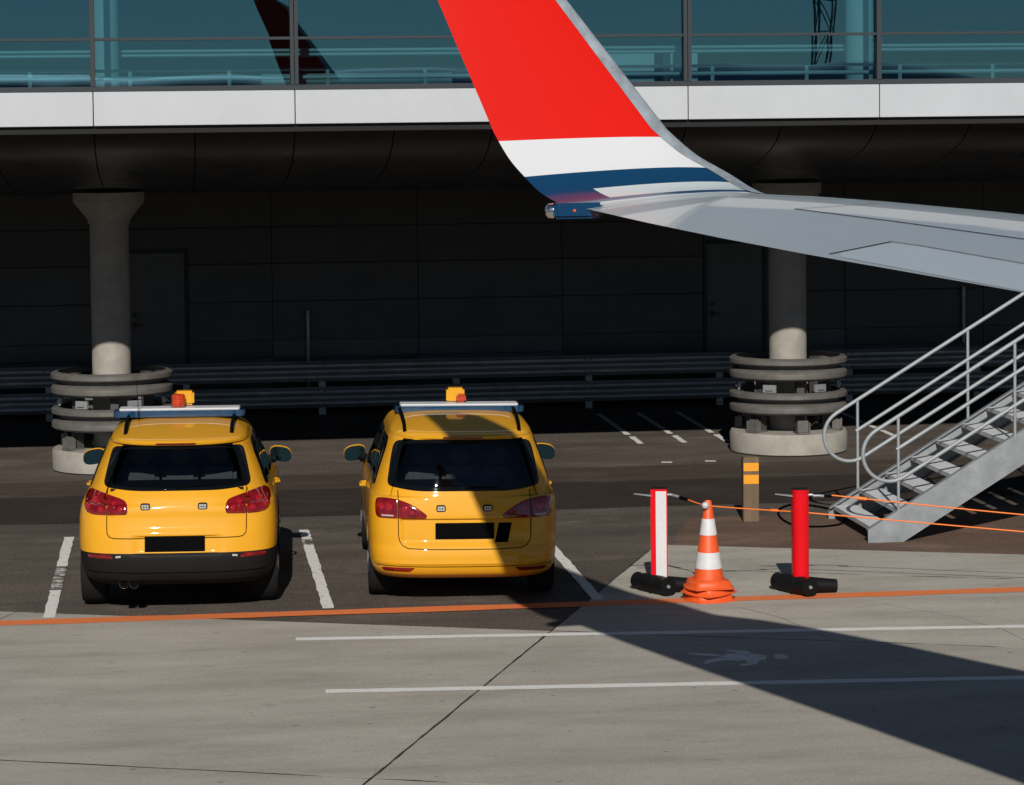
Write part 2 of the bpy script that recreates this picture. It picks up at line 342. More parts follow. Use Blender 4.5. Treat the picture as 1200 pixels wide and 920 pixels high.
def pchip(xs, ys):
    xs = np.array(xs, float); ys = np.array(ys, float); h = np.diff(xs); d = np.diff(ys)/h; m = np.zeros(len(xs))
    m[0] = d[0]; m[-1] = d[-1]
    for i in range(1, len(xs)-1):
        if d[i-1]*d[i] > 0: w1 = 2*h[i]+h[i-1]; w2 = h[i]+2*h[i-1]; m[i] = (w1+w2)/(w1/d[i-1]+w2/d[i])
    def f(x):
        x = min(max(x, xs[0]), xs[-1]); i = min(int(np.searchsorted(xs, x, 'right')-1), len(xs)-2); i = max(i, 0); t = (x-xs[i])/h[i]
        return float((2*t**3-3*t*t+1)*ys[i]+(t**3-2*t*t+t)*h[i]*m[i]+(-2*t**3+3*t*t)*ys[i+1]+(t**3-t*t)*h[i]*m[i+1])
    return f

# ------------------------------------------------------------------ ground
g = MB().add([(-3000, -3000, 0), (3000, -3000, 0), (3000, 3000, 0), (-3000, 3000, 0)], [(0, 1, 2, 3)]).build('ground', M['asphalt'])
struct(g, 'worn brownish grey asphalt of the stand and service road')
def sheet(name, poly, z, m, parent=None):
    return MB().add([(x, y, z) for x, y in poly], [tuple(range(len(poly)))]).build(name, m, parent)
def wavy(x0, x1, y, amp, n, seed):
    r = random.Random(seed); return [(x0+(x1-x0)*i/n, y+r.uniform(-amp, amp)) for i in range(n+1)]
# a darker resurfaced strip along the service road, a browner stretch by the steps
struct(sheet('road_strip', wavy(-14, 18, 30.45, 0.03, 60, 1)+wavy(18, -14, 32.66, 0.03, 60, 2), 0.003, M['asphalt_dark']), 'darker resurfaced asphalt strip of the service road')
struct(sheet('brown_asphalt', [(5.0, 27.3), (18, 22.6), (18, 29.5), (5.6, 29.5), (5.25, 28.4)], 0.0025, M['asphalt_brown']), 'reddish brown asphalt patch beneath the metal steps')
struct(sheet('road_edge', wavy(-14, 18, 32.66, 0.0, 40, 1)+wavy(18, -14, 34.05, 0.05, 60, 9), 0.0028, M['asphalt_far']), 'mid brown asphalt strip beyond the dark strip of the road')
# concrete apron: 5 m slabs laid askew to the building
SA = math.radians(-20.95); e1 = Vector((math.cos(SA), math.sin(SA))); e2 = Vector((-math.sin(SA), math.cos(SA)))
apron = struct(bpy.data.objects.new('concrete_apron', None), 'pale grey concrete slab apron'); COL.objects.link(apron)
U0 = -5.33; VL = [27.60, 22.76, 17.38, 12.3, 7.2, 2.1, -3.0, -8.1]
# short strip row between v 25.9 and the joint behind the posts
VR = [27.60, 26.12, 22.76, 17.38, 12.3, 7.2, 2.1, -3.0, -8.1]
def slab(u0, u1, v0, v1, k):
    gp = 0.006; r = random.Random(k)
    cs = [(u0+gp, v0+gp), (u1-gp, v0+gp), (u1-gp, v1-gp), (u0+gp, v1-gp)]; pts = []
    for i in range(4):
        a = Vector(cs[i]); b = Vector(cs[(i+1) % 4]); n = max(2, int((b-a).length/0.16)); nr = Vector((-(b-a).y, (b-a).x)).normalized()
        for j in range(n):
            q = a.lerp(b, j/n)+nr*(abs(r.gauss(0, 0.004)) if j else 0.004); w = e1*q.x+e2*q.y; pts.append((w.x, w.y))
    MB().prism(pts, -0.04, 0.007).build('slab', M['concrete'], apron)
k = 0
for i in range(len(VL)-2):
    for j in range(-5, 0):
        k += 1; slab(U0+5*j, U0+5*(j+1), VL[i+2], VL[i+1], k)
for i in range(len(VR)-1):
    for j in range(0, 6):
        k += 1; slab(U0+5*j, U0+5*(j+1), VR[i+1], VR[i], k)
# tar bead in the crack between asphalt and concrete
def ribbon(name, pts, w, z, m, parent, jit=0.0, seed=0):
    r = random.Random(seed); L_ = []; R_ = []
    for i, p in enumerate(pts):
        a = Vector(pts[max(0, i-1)]); b = Vector(pts[min(len(pts)-1, i+1)]); n = Vector((-(b-a).y, (b-a).x)).normalized(); q = Vector(p)
        h = w/2*(1+r.uniform(-jit, jit)); L_.append(q+n*h); R_.append(q-n*h)
    vs = [(p.x, p.y, z) for p in L_]+[(p.x, p.y, z) for p in R_]; n = len(pts)
    return MB().add(vs, [(i, i+1, n+i+1, n+i) for i in range(n-1)]).build(name, m, parent)
def lerp2(a, b, n, j=0, seed=0):
    r = random.Random(seed); return [(a[0]+(b[0]-a[0])*i/n+r.uniform(-j, j), a[1]+(b[1]-a[1])*i/n+r.uniform(-j, j)) for i in range(n+1)]
def uv(u, v): w = e1*u+e2*v; return (w.x, w.y)
ribbon('tar_joint', lerp2(uv(U0, 15.0), uv(U0, 27.6), 90, 0.006, 3), 0.013, 0.0076, M['joint'], apron, 0.75, 3)
ribbon('tar_joint', lerp2(uv(U0-14, 17.38), uv(U0+14, 17.38), 90, 0.006, 4), 0.014, 0.0076, M['joint'], apron, 0.8, 4)
ribbon('tar_joint', lerp2(uv(U0, 22.76), uv(U0+14, 22.76), 90, 0.006, 5), 0.014, 0.0076, M['joint'], apron, 0.8, 5)
ribbon('tar_joint', lerp2(uv(U0+.1, 26.12), uv(U0+14, 26.12), 90, 0.012, 8), 0.016, 0.0076, M['joint'], apron, 0.9, 8)
ribbon('hairline_crack', [(5.0, 23.95), (5.25, 23.4), (5.38, 22.7), (5.5, 22.2), (5.62, 21.8)], 0.006, 0.0078, M['joint'], apron, 0.5, 6)
ribbon('hairline_crack', [(6.3, 23.9), (6.75, 23.2), (7.0, 22.5), (7.05, 21.8), (7.0, 21.3)], 0.006, 0.0078, M['joint'], apron, 0.5, 7)
# painted markings
def line(name, a, b, w, m, z=0.0115, n=24, seed=0):
    return ribbon(name, lerp2(a, b, n, 0.004, seed), w, z, m, g, 0.10, seed)
for i, (x, y0, y1, w) in enumerate(((-1.205, 24.6, 26.05, 0), (-1.205, 26.05, 27.45, 1), (-1.205, 27.45, 29.4, 0), (1.312, 24.6, 28.35, 0), (1.312, 28.35, 28.75, 1), (1.312, 28.75, 29.42, 0), (3.80, 24.6, 29.4, 0), (-3.72, 24.6, 29.4, 0))):
    line('parking_line', (x, y0), (x, y1), 0.105, M['mark_worn' if w else 'mark_white'], 0.0082, max(3, int((y1-y0)*8)), 10+i)
for k_, (xa, xb, zo) in enumerate(((-14, -0.16, 0.0092), (-0.16, 3.62, 0.0078), (3.62, 18, 0.0092))):
    line('orange_line', (xa, 24.398-0.0015*xa), (xb, 24.398-0.0015*xb), 0.24, M['mark_orange'], zo, max(8, int((xb-xa)*4)), 20+60*k_)
line('walkway_line', (0.954, 23.18), (14, 22.02), 0.13, M['mark_white_apron'], 0.0086, 80, 21)
line('walkway_line', (1.084, 21.0), (14, 19.94), 0.13, M['mark_white_apron'], 0.0086, 80, 22)
for i, x in enumerate((6.225, 6.83, 7.42, 9.795)):
    line('bay_line', (x, 36.35), (x+0.01, 37.2), 0.085, M['mark_white'], 0.0045, 10, 30+i)
    line('bay_line', (x, 37.42), (x+0.01, 40.2), 0.085, M['mark_white'], 0.0045, 20, 40+i)
for i, x in enumerate((6.206, 6.78)):
    line('bay_line', (x-0.065, 34.33), (x+0.065, 34.30), 0.12, M['mark_white'], 0.0045, 6, 50+i)
# walking figure stencilled on the walkway, lying with its head to the right
def stencil():
    b = MB(); z = 0.0086
    hx, hy = 4.86, 21.70
    b.add([(hx+0.062*math.cos(a), hy+0.10*math.sin(a), z) for a in [2*PI*i/20 for i in range(20)]], [tuple(range(20))])
    for poly in (
        [(4.72, 21.60), (4.76, 21.78), (4.55, 21.90), (4.40, 21.88), (4.40, 21.64), (4.56, 21.56)],          # trunk
        [(4.40, 21.76), (4.40, 21.885), (4.27, 21.93), (4.15, 21.99), (4.12, 21.94), (4.27, 21.84)],          # rear leg
        [(4.40, 21.64), (4.40, 21.755), (4.28, 21.70), (4.16, 21.56), (4.19, 21.50), (4.30, 21.60)],          # front leg
        [(4.56, 21.555), (4.66, 21.575), (4.60, 21.43), (4.47, 21.38), (4.46, 21.43)],                        # arm
        [(4.57, 21.905), (4.66, 21.855), (4.64, 21.98), (4.49, 22.05), (4.47, 22.00)]):
        b.add([(x, y, z) for x, y in poly], [tuple(range(len(poly)))])
    return b.build('pedestrian_symbol', M['mark_faded'], g, label='faded white walking figure painted on the concrete')
stencil()

# ------------------------------------------------------------------ terminal building
bld = thing('terminal_building', 'airport terminal wing with white fascia, teal glazing and dark curved underside', 'building', (0, 36, 0))
BO = Vector((0, 36, 0))
def bp(mb, name, m, parent=None, **kw):
    """build a part given in world coordinates under the building"""
    o = mb.build(name, m, None, **kw); o.parent = parent or bld; o.matrix_parent_inverse = (Matrix.Translation(-BO)); return o
YF = 30.40; P0 = -0.893; PIT = 2.2247
XL, XR = -12, 16           # bay indices seen are about -2..6
bays = range(-4, 9)
for i in bays:
    x0 = P0+PIT*i
    bp(MB().box(x0+0.006, x0+PIT-0.006, YF, YF+0.05, 4.415, 4.79), 'fascia_panel', M['fascia'], bevel=0.003)
bp(MB().box(P0-4*PIT, P0+9*PIT, YF+0.06, YF+0.10, 4.33, 4.80), 'fascia_backing', M['joint'])
bp(MB().box(P0-4*PIT, P0+9*PIT, YF+0.10, YF+0.35, 4.36, 4.385), 'drip_tray', M['soffit'])
bp(MB().box(P0-4*PIT, P0+9*PIT, YF+0.085, YF+0.099, 4.385, 4.395), 'drip_trim', M['galv'])
bp(MB().box(P0-4*PIT, P0+9*PIT, YF+0.01, YF+0.14, 4.794, 4.85), 'sill_frame', M['frame'])
bp(MB().box(P0-4*PIT, P0+9*PIT, YF+0.02, YF+0.14, 5.355, 5.385), 'transom', M['frame'])
bp(MB().box(P0-4*PIT, P0+9*PIT, YF+0.01, YF+0.14, 7.10, 7.16), 'head_frame', M['frame'])
for i in list(bays)+[9]:
    x = P0+PIT*i; w = 0.045 if i % 2 else 0.026
    if i % 2:
        for s in (-1, 1): bp(MB().box(x+s*0.024-0.020, x+s*0.024+0.020, YF, YF+0.16, 4.851, 7.099), 'mullion', M['frame'])
    else:
        bp(MB().box(x-w, x+w, YF, YF+0.16, 4.851, 7.099), 'mullion', M['frame'])
pr_ = random.Random(11)
for i in bays:
    x0 = P0+PIT*i; a, b = x0+0.05, x0+PIT-0.05
    for z0, z1 in ((4.852, 5.354), (5.386, 7.098)):
        q_ = MB().box(a-0.02, b+0.02, YF+0.07, YF+0.078, z0, z1); hh = z1-z0
        t1, t2 = pr_.gauss(0, 0.0005), pr_.gauss(0, 0.0007)
        q_.v = [(x, y+(z-z0-hh/2)*t1+(x-a-PIT/2)*t2, z) for x, y, z in q_.v]
        bp(q_, 'window_pane', M['glass'])
bp(MB().box(P0-4*PIT, P0+9*PIT, YF-0.05, YF+0.3, 7.17, 8.1), 'roof_fascia', M['fascia'])
bp(MB().box(P0-4*PIT, P0+9*PIT, YF+0.31, 44, 7.75, 7.95), 'roof', M['soffit'])
# inside the glazed corridor
bp(MB().box(P0-4*PIT, P0+9*PIT, YF+0.2, 41.8, 4.45, 4.62), 'corridor_floor', M['interior_floor'])
bp(MB().box(P0-4*PIT, P0+9*PIT, YF+0.2, 41.8, 7.2, 7.3), 'corridor_ceiling', M['interior'])
bp(MB().box(P0-4*PIT, P0+9*PIT, 37.0, 37.1, 4.62, 7.2), 'corridor_wall', M['interior_dark'])
for x in (-0.79, 8.10):
    bp(MB().lathe([(0.165, 4.62), (0.165, 7.2)], (x, 31.7, 0), 32), 'interior_column', M['interior'], smooth=40)
for z, y, r in ((4.94, 31.0, 0.026), (5.03, 31.0, 0.018), (5.22, 31.9, 0.02), (5.27, 31.9, 0.02)):
    bp(MB().tube([(P0-4*PIT, y, z), (P0+9*PIT, y, z)], r, 10), 'handrail', M['interior_rail'], smooth=40)
bp(MB().box(P0-4*PIT, P0+9*PIT, 36.6, 36.7, 5.30, 5.42), 'sill_beam', M['interior_rail'])
for i in range(-8, 18):
    x = P0+PIT*i/1.0*0.5+0.4
    bp(MB().box(x-0.02, x+0.02, 30.98, 31.02, 4.62, 5.03), 'rail_post', M['interior_rail'])
# low storage boxes and a duct glimpsed through the glass
for x0, x1, z1 in ((5.05, 5.75, 5.24), (5.95, 6.28, 5.22)):
    bp(MB().box(x0, x1, 32.4, 32.9, 4.62, z1), 'storage_box', M['interior'])
bp(MB().tube([(1.0, 31.5, 4.92), (3.2, 31.5, 4.92)], 0.07, 16), 'air_duct', M['interior_rail'], smooth=40)
# curved underside: panels half a bay wide
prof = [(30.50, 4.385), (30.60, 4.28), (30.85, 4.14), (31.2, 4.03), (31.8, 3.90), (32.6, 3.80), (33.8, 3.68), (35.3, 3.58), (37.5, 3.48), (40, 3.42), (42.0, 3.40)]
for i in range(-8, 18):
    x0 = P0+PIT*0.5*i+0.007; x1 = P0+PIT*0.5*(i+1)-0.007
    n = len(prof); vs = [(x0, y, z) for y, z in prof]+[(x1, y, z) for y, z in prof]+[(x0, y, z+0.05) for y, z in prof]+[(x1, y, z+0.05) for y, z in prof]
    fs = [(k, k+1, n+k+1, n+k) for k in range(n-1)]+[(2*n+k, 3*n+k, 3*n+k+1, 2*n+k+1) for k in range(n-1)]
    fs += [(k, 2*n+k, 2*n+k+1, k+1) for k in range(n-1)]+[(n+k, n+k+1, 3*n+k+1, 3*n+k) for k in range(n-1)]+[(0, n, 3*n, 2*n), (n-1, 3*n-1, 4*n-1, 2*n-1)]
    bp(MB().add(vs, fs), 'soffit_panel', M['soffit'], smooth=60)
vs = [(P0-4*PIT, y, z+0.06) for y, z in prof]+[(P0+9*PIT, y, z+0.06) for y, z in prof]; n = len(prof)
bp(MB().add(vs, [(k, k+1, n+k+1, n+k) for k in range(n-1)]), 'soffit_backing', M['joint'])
# back wall with panels one bay wide
YW = 42.0
wall = bp(MB().box(P0-4*PIT, P0+9*PIT, YW+0.03, YW+0.3, 0, 4.3), 'wall', M['joint'])
XJ = 1.445                                     # a vertical joint of the back wall
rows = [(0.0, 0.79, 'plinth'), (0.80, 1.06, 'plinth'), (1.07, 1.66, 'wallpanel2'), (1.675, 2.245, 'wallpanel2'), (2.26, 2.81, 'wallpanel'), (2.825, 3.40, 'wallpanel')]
doors = [(-0.75, 0.10), (8.262, 9.150)]
rr_ = random.Random(5)
for i in range(-4, 7):
    a, b = XJ+2.26*i+0.006, XJ+2.26*(i+1)-0.006
    for (z0, z1, m) in rows:
        segs = [(a, b)]
        if z0 < 2.3:
            for d0, d1 in doors:
                ns = []
                for (p, q) in segs:
                    if d1+0.06 <= p or d0-0.06 >= q: ns.append((p, q)); continue
                    if d0-0.06 > p+0.05: ns.append((p, d0-0.06))
                    if d1+0.06 < q-0.05: ns.append((d1+0.06, q))
                segs = ns
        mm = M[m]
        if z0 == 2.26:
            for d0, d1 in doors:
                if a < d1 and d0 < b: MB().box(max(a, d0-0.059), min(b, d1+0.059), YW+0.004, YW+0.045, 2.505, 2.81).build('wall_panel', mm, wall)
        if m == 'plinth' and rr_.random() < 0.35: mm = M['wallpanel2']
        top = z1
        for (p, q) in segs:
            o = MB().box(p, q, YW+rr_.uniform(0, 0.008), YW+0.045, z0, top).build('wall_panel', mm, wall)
for d0, d1 in doors:
    d = bp(MB().box(d0, d1, YW-0.005, YW+0.029, 0.02, 2.44), 'door', M['door'])
    b = MB(); b.box(d0-0.05, d0-0.008, YW-0.02, YW+0.028, 0, 2.5); b.box(d1+0.008, d1+0.05, YW-0.02, YW+0.028, 0, 2.5); b.box(d0-0.007, d1+0.007, YW-0.02, YW+0.028, 2.448, 2.5)
    o = b.build('door_frame', M['frame'], d)
    b = MB(); b.box(d0+0.07, d0+0.21, YW-0.06, YW-0.04, 1.33, 1.355); b.box(d0+0.07, d0+0.10, YW-0.0585, YW-0.006, 1.29, 1.40)
    MB().lathe([(0.035, -0.03), (0.035, -0.006)], (d0+0.09, YW, 1.50), 14, axis='y').build('door_lock', M['frame'], d)
    o = b.build('door_handle', M['frame'], d)
for x, z0, z1 in ((1.985, 0.3, 1.52), (12.40, 0.8, 1.7)):
    b = MB().tube([(x, YW-0.06, z0), (x, YW-0.06, z1)], 0.03, 10); b.box(x-0.035, x+0.035, YW-0.06, YW, z1-0.14, z1-0.11); b.box(x-0.035, x+0.035, YW-0.06, YW, z0+0.11, z0+0.14)
    bp(b, 'wall_pipe', M['galv'], smooth=40)
# structural columns with flared heads
COLX = (-0.863, 8.026); CY = 35.27
for cx in COLX:
    c = bp(MB().lathe([(0.248, 0), (0.248, 3.2)], (cx, CY, 0), 40), 'column', M['colconc'], smooth=40)
    o = MB().lathe([(0.27, 3.16), (0.27, 3.205), (0.30, 3.24), (0.39, 3.36), (0.455, 3.44), (0.455, 3.56)], (cx, CY, 0), 40).build('capital', M['colconc'], c, smooth=30)
# far sides so that the block is closed
for x in (P0-4*PIT-0.2, P0+9*PIT):
    bp(MB().box(x, x+0.2, YF-0.05, 44, 4.38, 8.0), 'end_wall', M['fascia'])

# ------------------------------------------------------------------ crash rings round the columns
def w_ring(r0, z0, h, d):
    out = []
    for f, u in ((0, .35), (.05, .75), (.11, .97), (.16, 1), (.33, .97), (.41, .78), (.47, .42), (.51, .1), (.60, .1), (.64, .5), (.69, .9), (.74, 1), (.90, 1), (.96, .8), (1, .35)): out.append((r0+d*u, z0+h*f))
    return out+[(r-0.008, z) for r, z in reversed(out)]
def w_profile(r0, z0, h, t=0.006, d=0.075):
    pts = []; 
    for f, u in ((0, .15), (.07, .35), (.16, .95), (.22, 1.0), (.29, .95), (.38, .4), (.45, 0.04), (.5, 0), (.55, 0.04), (.62, .4), (.71, .95), (.78, 1.0), (.84, .95), (.93, .35), (1, .15)):
        pts.append((r0+d*u, z0+h*f))
    return pts+[(r-t, z) for r, z in reversed(pts)]
def make_guard(cx, label):
    t = thing('column_guard', label, 'crash barrier', (cx, CY, 0), group='crash rings around the columns')
    b = MB().lathe([(0.74, 0), (0.775, 0.02), (0.78, 0.25), (0.76, 0.285), (0.60, 0.29), (0.26, 0.29), (0.26, 0)], n=56, close=True)
    b.build('base_ring', M['colconc'], t, smooth=35)
    for z0, h in ((0.53, 0.295), (0.975, 0.30)):
        for half in (0,):
            MB().lathe(w_ring(0.655, z0, h, 0.125), n=72, close=True).build('guard_ring', M['galv_dull'], t, smooth=35)
    for k in range(6):
        a = math.radians(-86+60*k); c, s = math.cos(a), math.sin(a)
        b = MB().box(-0.05, 0.05, -0.05, 0.05, 0, 1.20); o = b.build('post', M['steel_dark'], t); o.location = (0.52*c, 0.52*s, 0.285); o.rotation_euler = (0, 0, a); o.scale = (1, 1, 0.78)
        for z in (0.685, 1.13):
            b = MB().box(0.0, 0.085, -0.05, 0.05, -0.03, 0.03); o = b.build('spacer', M['steel_dark'], t, bevel=0.004); o.location = (0.571*c, 0.571*s, z); o.rotation_euler = (0, 0, a)
        b = MB().box(-0.09, 0.15, -0.085, 0.085, 0, 0.02); b.box(0.06, 0.10, -0.07, 0.07, 0.02, 0.17)
        b.box(0.04, 0.14, -0.085, -0.07, 0.02, 0.15); b.box(0.04, 0.14, 0.07, 0.085, 0.02, 0.15)
        o = b.build('foot_bracket', M['galv_dull'], t, bevel=0.004); o.location = (0.57*c, 0.57*s, 0.291); o.rotation_euler = (0, 0, a)
        a2 = a+math.radians(22)
        b = MB().box(-0.02, 0.02, -0.09, 0.09, 0, 0.10); b.box(0.019, 0.045, -0.05, 0.05, 0.03, 0.07)
        o = b.build('splice_box', M['galv'], t, bevel=0.004); o.location = (0.66*math.cos(a2), 0.66*math.sin(a2), 0.828); o.rotation_euler = (0, 0, a2)
    return t
make_guard(COLX[0], 'stacked steel crash rings around the column next to the yellow car with black bumper')
make_guard(COLX[1], 'stacked steel crash rings around the column behind the amber banded post')

# ------------------------------------------------------------------ double guard rail along the back wall
gr = thing('guard_rail', 'long double steel guard rail in front of the dark wall', 'guard rail', (0, 41.0, 0))
def wbeam(x0, x1, z0):
    pr = [(-(r), z) for r, z in w_profile(0, 0, 0.31, 0.006, 0.08)]
    n = len(pr); vs = [(x0, y, z0+z) for y, z in pr]+[(x1, y, z0+z) for y, z in pr]
    return MB().add(vs, [(i, (i+1) % n, n+(i+1) % n, n+i) for i in range(n)])
PX = 4.08; X0 = 2.07
for i in range(-3, 5):
    a, b = X0+PX*i+0.001, X0+PX*(i+1)-0.001
    for z0, dy in ((0.51, 0.0), (0.115, 0.0)):
        m = wbeam(a-0.15, b, z0); m.v = [(x, y-(0.012 if x < a else 0)-(0.004 if i % 2 else 0), z) for x, y, z in m.v]
        o = m.build('rail_beam', M['galv'], gr, smooth=35)
        for q in range(2):
            for zz in (0.06, 0.25):
                xx = a+(0.0 if q else 0.10); inst('bolt', None or MATS.setdefault('_bolt', MB().lathe([(0.014, 0), (0.012, -0.012), (0.0001, -0.014)], n=8, axis='y').mesh('bolt', M['joint'])), o, (xx, -0.084 if zz == 0.06 else -0.084, z0+zz))
    for h in (0, 1):
        MB().box(a+h*PX/2+0.02, a+h*PX/2+0.12, 0.01, 0.11, 0, 0.80).build('rail_post', M['galv'], gr)
del MATS['_bolt']

# ------------------------------------------------------------------ airliner: wing, winglet, body behind the camera
AA = math.radians(6.0)
air = thing('airliner', 'parked airliner with grey wing and red, white and blue winglet', 'airplane', (0, 0, 0), (0, 0, AA))
# local frame: x forward, y outboard (left), z up
TH = [0, .004, .012, .03, .06, .10, .16, .24, .33, .43, .54, .65, .76, .86, .94, 1.0]
def thick(t): return 2*5*(.2969*math.sqrt(t)-.126*t-.3516*t*t+.2843*t**3-.1036*t**4)
def section(le, te, s, z, ang=0.0, up=0.05, lo=0.045, zt=None):
    """closed airfoil loop: upper surface LE->TE then lower TE->LE; ang rotates the section's normal towards the fuselage"""
    c = le-te; nx, nz = -math.sin(ang), math.cos(ang); out = []; zt = z if zt is None else zt
    for t in TH: h = up*c*thick(t); out.append((le-c*t, s+nx*h, z+(zt-z)*t+nz*h))
    for t in reversed(TH[1:-1]): h = -lo*c*thick(t); out.append((le-c*t, s+nx*h, z+(zt-z)*t+nz*h))
    return out
def loft(secs, capa=True, capb=True):
    b = MB(); n = len(secs[0]); vs = [p for s in secs for p in s]; fs = []
    for i in range(len(secs)-1):
        for k in range(n): fs.append((i*n+k, i*n+(k+1) % n, (i+1)*n+(k+1) % n, (i+1)*n+k))
    if capa: fs.append(tuple(range(n-1, -1, -1)))
    if capb: fs.append(tuple((len(secs)-1)*n+k for k in range(n)))
    return b.add(vs, fs)
# (s, LE, TE, z at LE, z at TE)
WS = [(-2.6, 15.9, 8.4, 2.40, 2.26), (2.4, 13.25, 8.1, 2.75, 2.64), (7.0, 10.85, 7.05, 3.14, 3.06), (12.45, 8.02, 5.475, 3.605, 3.563), (14.2, 7.10, 4.97, 3.735, 3.68), (15.05, 6.66, 4.72, 3.80, 3.745), (15.8, 6.22, 4.50, 3.855, 3.81), (16.2, 5.92, 4.40, 3.885, 3.845), (16.5, 5.62, 4.32, 3.905, 3.872)]
secs = []
for i in range(len(WS)-1):
    a, b = WS[i], WS[i+1]; n = 4
    for k in range(n):
        f = k/n; q = [a[j]+(b[j]-a[j])*f for j in range(5)]
        secs.append(section(q[1], q[2], q[0], q[3], 0, 0.044, 0.055, q[4]))
q = WS[-1]; secs.append(section(q[1], q[2], q[0], q[3], 0, 0.044, 0.05, q[4]))
wing = loft(secs, True, False).build('wing', M['wing'], air, smooth=40)
# bright leading edge strip of the wing
def strip_from(sections, k0, k1, off, name, m, parent, smooth=40):
    """a skin of its own over section points k0..k1 (wrapping), lifted off by off"""
    n = len(sections[0]); idx = [k % n for k in range(k0, k1+1)]; rows = []
    for sct in sections:
        cx = sum(p[0] for p in sct)/n; cy = sum(p[1] for p in sct)/n; cz = sum(p[2] for p in sct)/n; row = []
        for k in idx:
            p = Vector(sct[k]); a = Vector(sct[(k-1) % n]); b2 = Vector(sct[(k+1) % n]); tg = (b2-a).normalized()
            d = p-Vector((cx, cy, cz)); d = d-tg*d.dot(tg); row.append(tuple(p+d.normalized()*off))
        rows.append(row)
    w = len(idx); vs = [p for r in rows for p in r]
    fs = [(i*w+k, i*w+k+1, (i+1)*w+k+1, (i+1)*w+k) for i in range(len(rows)-1) for k in range(w-1)]
    return MB().add(vs, fs).build(name, m, parent, smooth=smooth)
strip_from(secs, -3, 5, 0.004, 'leading_edge', M['alu'], wing)
# winglet: blended base then straight blade
R0 = 0.6; S0, Z0 = 16.5, 3.89
base = [(0, 5.62, 4.32), (15, 5.55, 4.2), (30, 5.47, 4.10), (38, 5.42, 4.055), (45, 5.36, 4.02), (60, 5.18, 3.93), (72, 5.06, 3.87), (78, 5.0, 3.84)]
wsec = []; wcol = []
fle = pchip([q[0] for q in base], [q[1] for q in base]); fte = pchip([q[0] for q in base], [q[2] for q in base])
for a in sorted(set(list(range(0, 79, 3))+[13, 18, 31, 47, 72])):
    t = math.radians(a); zc = Z0+R0*(1-math.cos(t)); dz = 0.016*(1-a/78)
    wsec.append(section(fle(a), fte(a), S0+R0*math.sin(t), zc+dz, t, 0.042, 0.045, zc-dz)); wcol.append(3 if a < 13 else 2 if a < 18 else 4 if a < 31 else 2 if a < 47 else 1 if a < 72 else 0)  # pale rows at the bend: partly paint, partly sheen put into the colour
A = math.radians(78); sB, zB = S0+R0*math.sin(A), Z0+R0*(1-math.cos(A))
for k in (0.05, 0.2, 0.4, 0.6, 0.8, 1.0, 1.3, 1.6, 1.9, 2.02):
    le = 5.0-0.715*k; te = 3.84-0.365*k
    if k > 1.95: le -= 0.12
    wsec.append(section(le, te, sB+k*math.cos(A), zB+k*math.sin(A), A, 0.04, 0.04)); wcol.append(0)
wb = loft(wsec, False, True); nsec = len(wsec[0])
for fi in range(len(wsec)-1):
    for k in range(nsec):
        wb.mi[fi*nsec+k] = wcol[fi]
        if wcol[fi] == 4: wb.mi[fi*nsec+k] = 2 if k >= 12 else 3  # paler stripe splitting the blue: part paint, part reflection painted in
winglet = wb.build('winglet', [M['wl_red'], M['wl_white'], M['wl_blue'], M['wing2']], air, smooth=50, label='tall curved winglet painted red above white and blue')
strip_from(wsec, -5, 5, 0.004, 'leading_edge', M['alu'], winglet)
# tail light pod at the wing tip's trailing edge
b = MB(); b.box(4.10, 4.42, 16.52, 16.68, 3.815, 3.915)
b.build('light_pod', M['wl_blue'], winglet, bevel=0.018, smooth=40)
b = MB(); b.lathe([(0.0001, -0.022), (0.028, -0.016), (0.046, 0.0), (0.048, 0.03)], (4.08, 16.60, 3.865), 18, axis='x')
b.build('navigation_light', M['chrome'], winglet, smooth=40)
b = MB(); b.box(4.22, 4.235, 16.512, 16.52, 3.86, 3.875); b.box(4.36, 4.375, 16.512, 16.52, 3.83, 3.845); b.build('fastener', M['cone_orange'], winglet)
# control surface joints on the wing's upper skin
bvw = BVHTree.FromObject(wing, bpy.context.evaluated_depsgraph_get())
_inv = Matrix.Rotation(-AA, 4, 'Z'); _cm = Matrix.Translation((0, 0, CAM_H)) @ _camrot()
def wing_at(px, py):
    """the point of the wing's skin seen at a pixel of the photograph, with the skin's normal"""
    d = _inv.to_3x3() @ (_cm.to_3x3() @ Vector((px-600.0, -(py-304.0), -3185.0))).normalized()
    h, n, _, _ = bvw.ray_cast(_inv @ Vector((0, 0, CAM_H)), d)
    return (h, n if n.z > 0 else -n) if h else (None, None)
def wing_joint(name, pix, w, m):
    P = []
    for (x0, y0), (x1, y1) in zip(pix[:-1], pix[1:]):
        n = max(2, int(abs(x1-x0)/6))
        for i in range(n+1):
            h, nn = wing_at(x0+(x1-x0)*i/n, y0+(y1-y0)*i/n)
            if h and (not P or (h-P[-1][0]).length > 0.004): P.append((h, nn))
    L_ = []; R_ = []
    for i, (h, nn) in enumerate(P):
        t = (P[min(i+1, len(P)-1)][0]-P[max(i-1, 0)][0]).normalized(); c = nn.cross(t).normalized()
        L_.append(h+c*w/2+nn*0.0025); R_.append(h-c*w/2+nn*0.0025)
    n = len(P)
    return MB().add(L_+R_, [(i, i+1, n+i+1, n+i) for i in range(n-1)]).build(name, m, wing)
wing_joint('skin_joint', [(931, 245), (1050, 260), (1200, 280.5), (1290, 293)], 0.016, M['joint'])
wing_joint('skin_joint', [(931, 245), (1030, 238.5)], 0.010, M['galv'])
wing_joint('aileron_joint', [(972, 298), (1045, 283.5)], 0.022, M['joint'])
wing_joint('aileron_joint', [(1045, 283.5), (1075, 287.5), (1200, 309), (1290, 325)], 0.016, M['galv'])
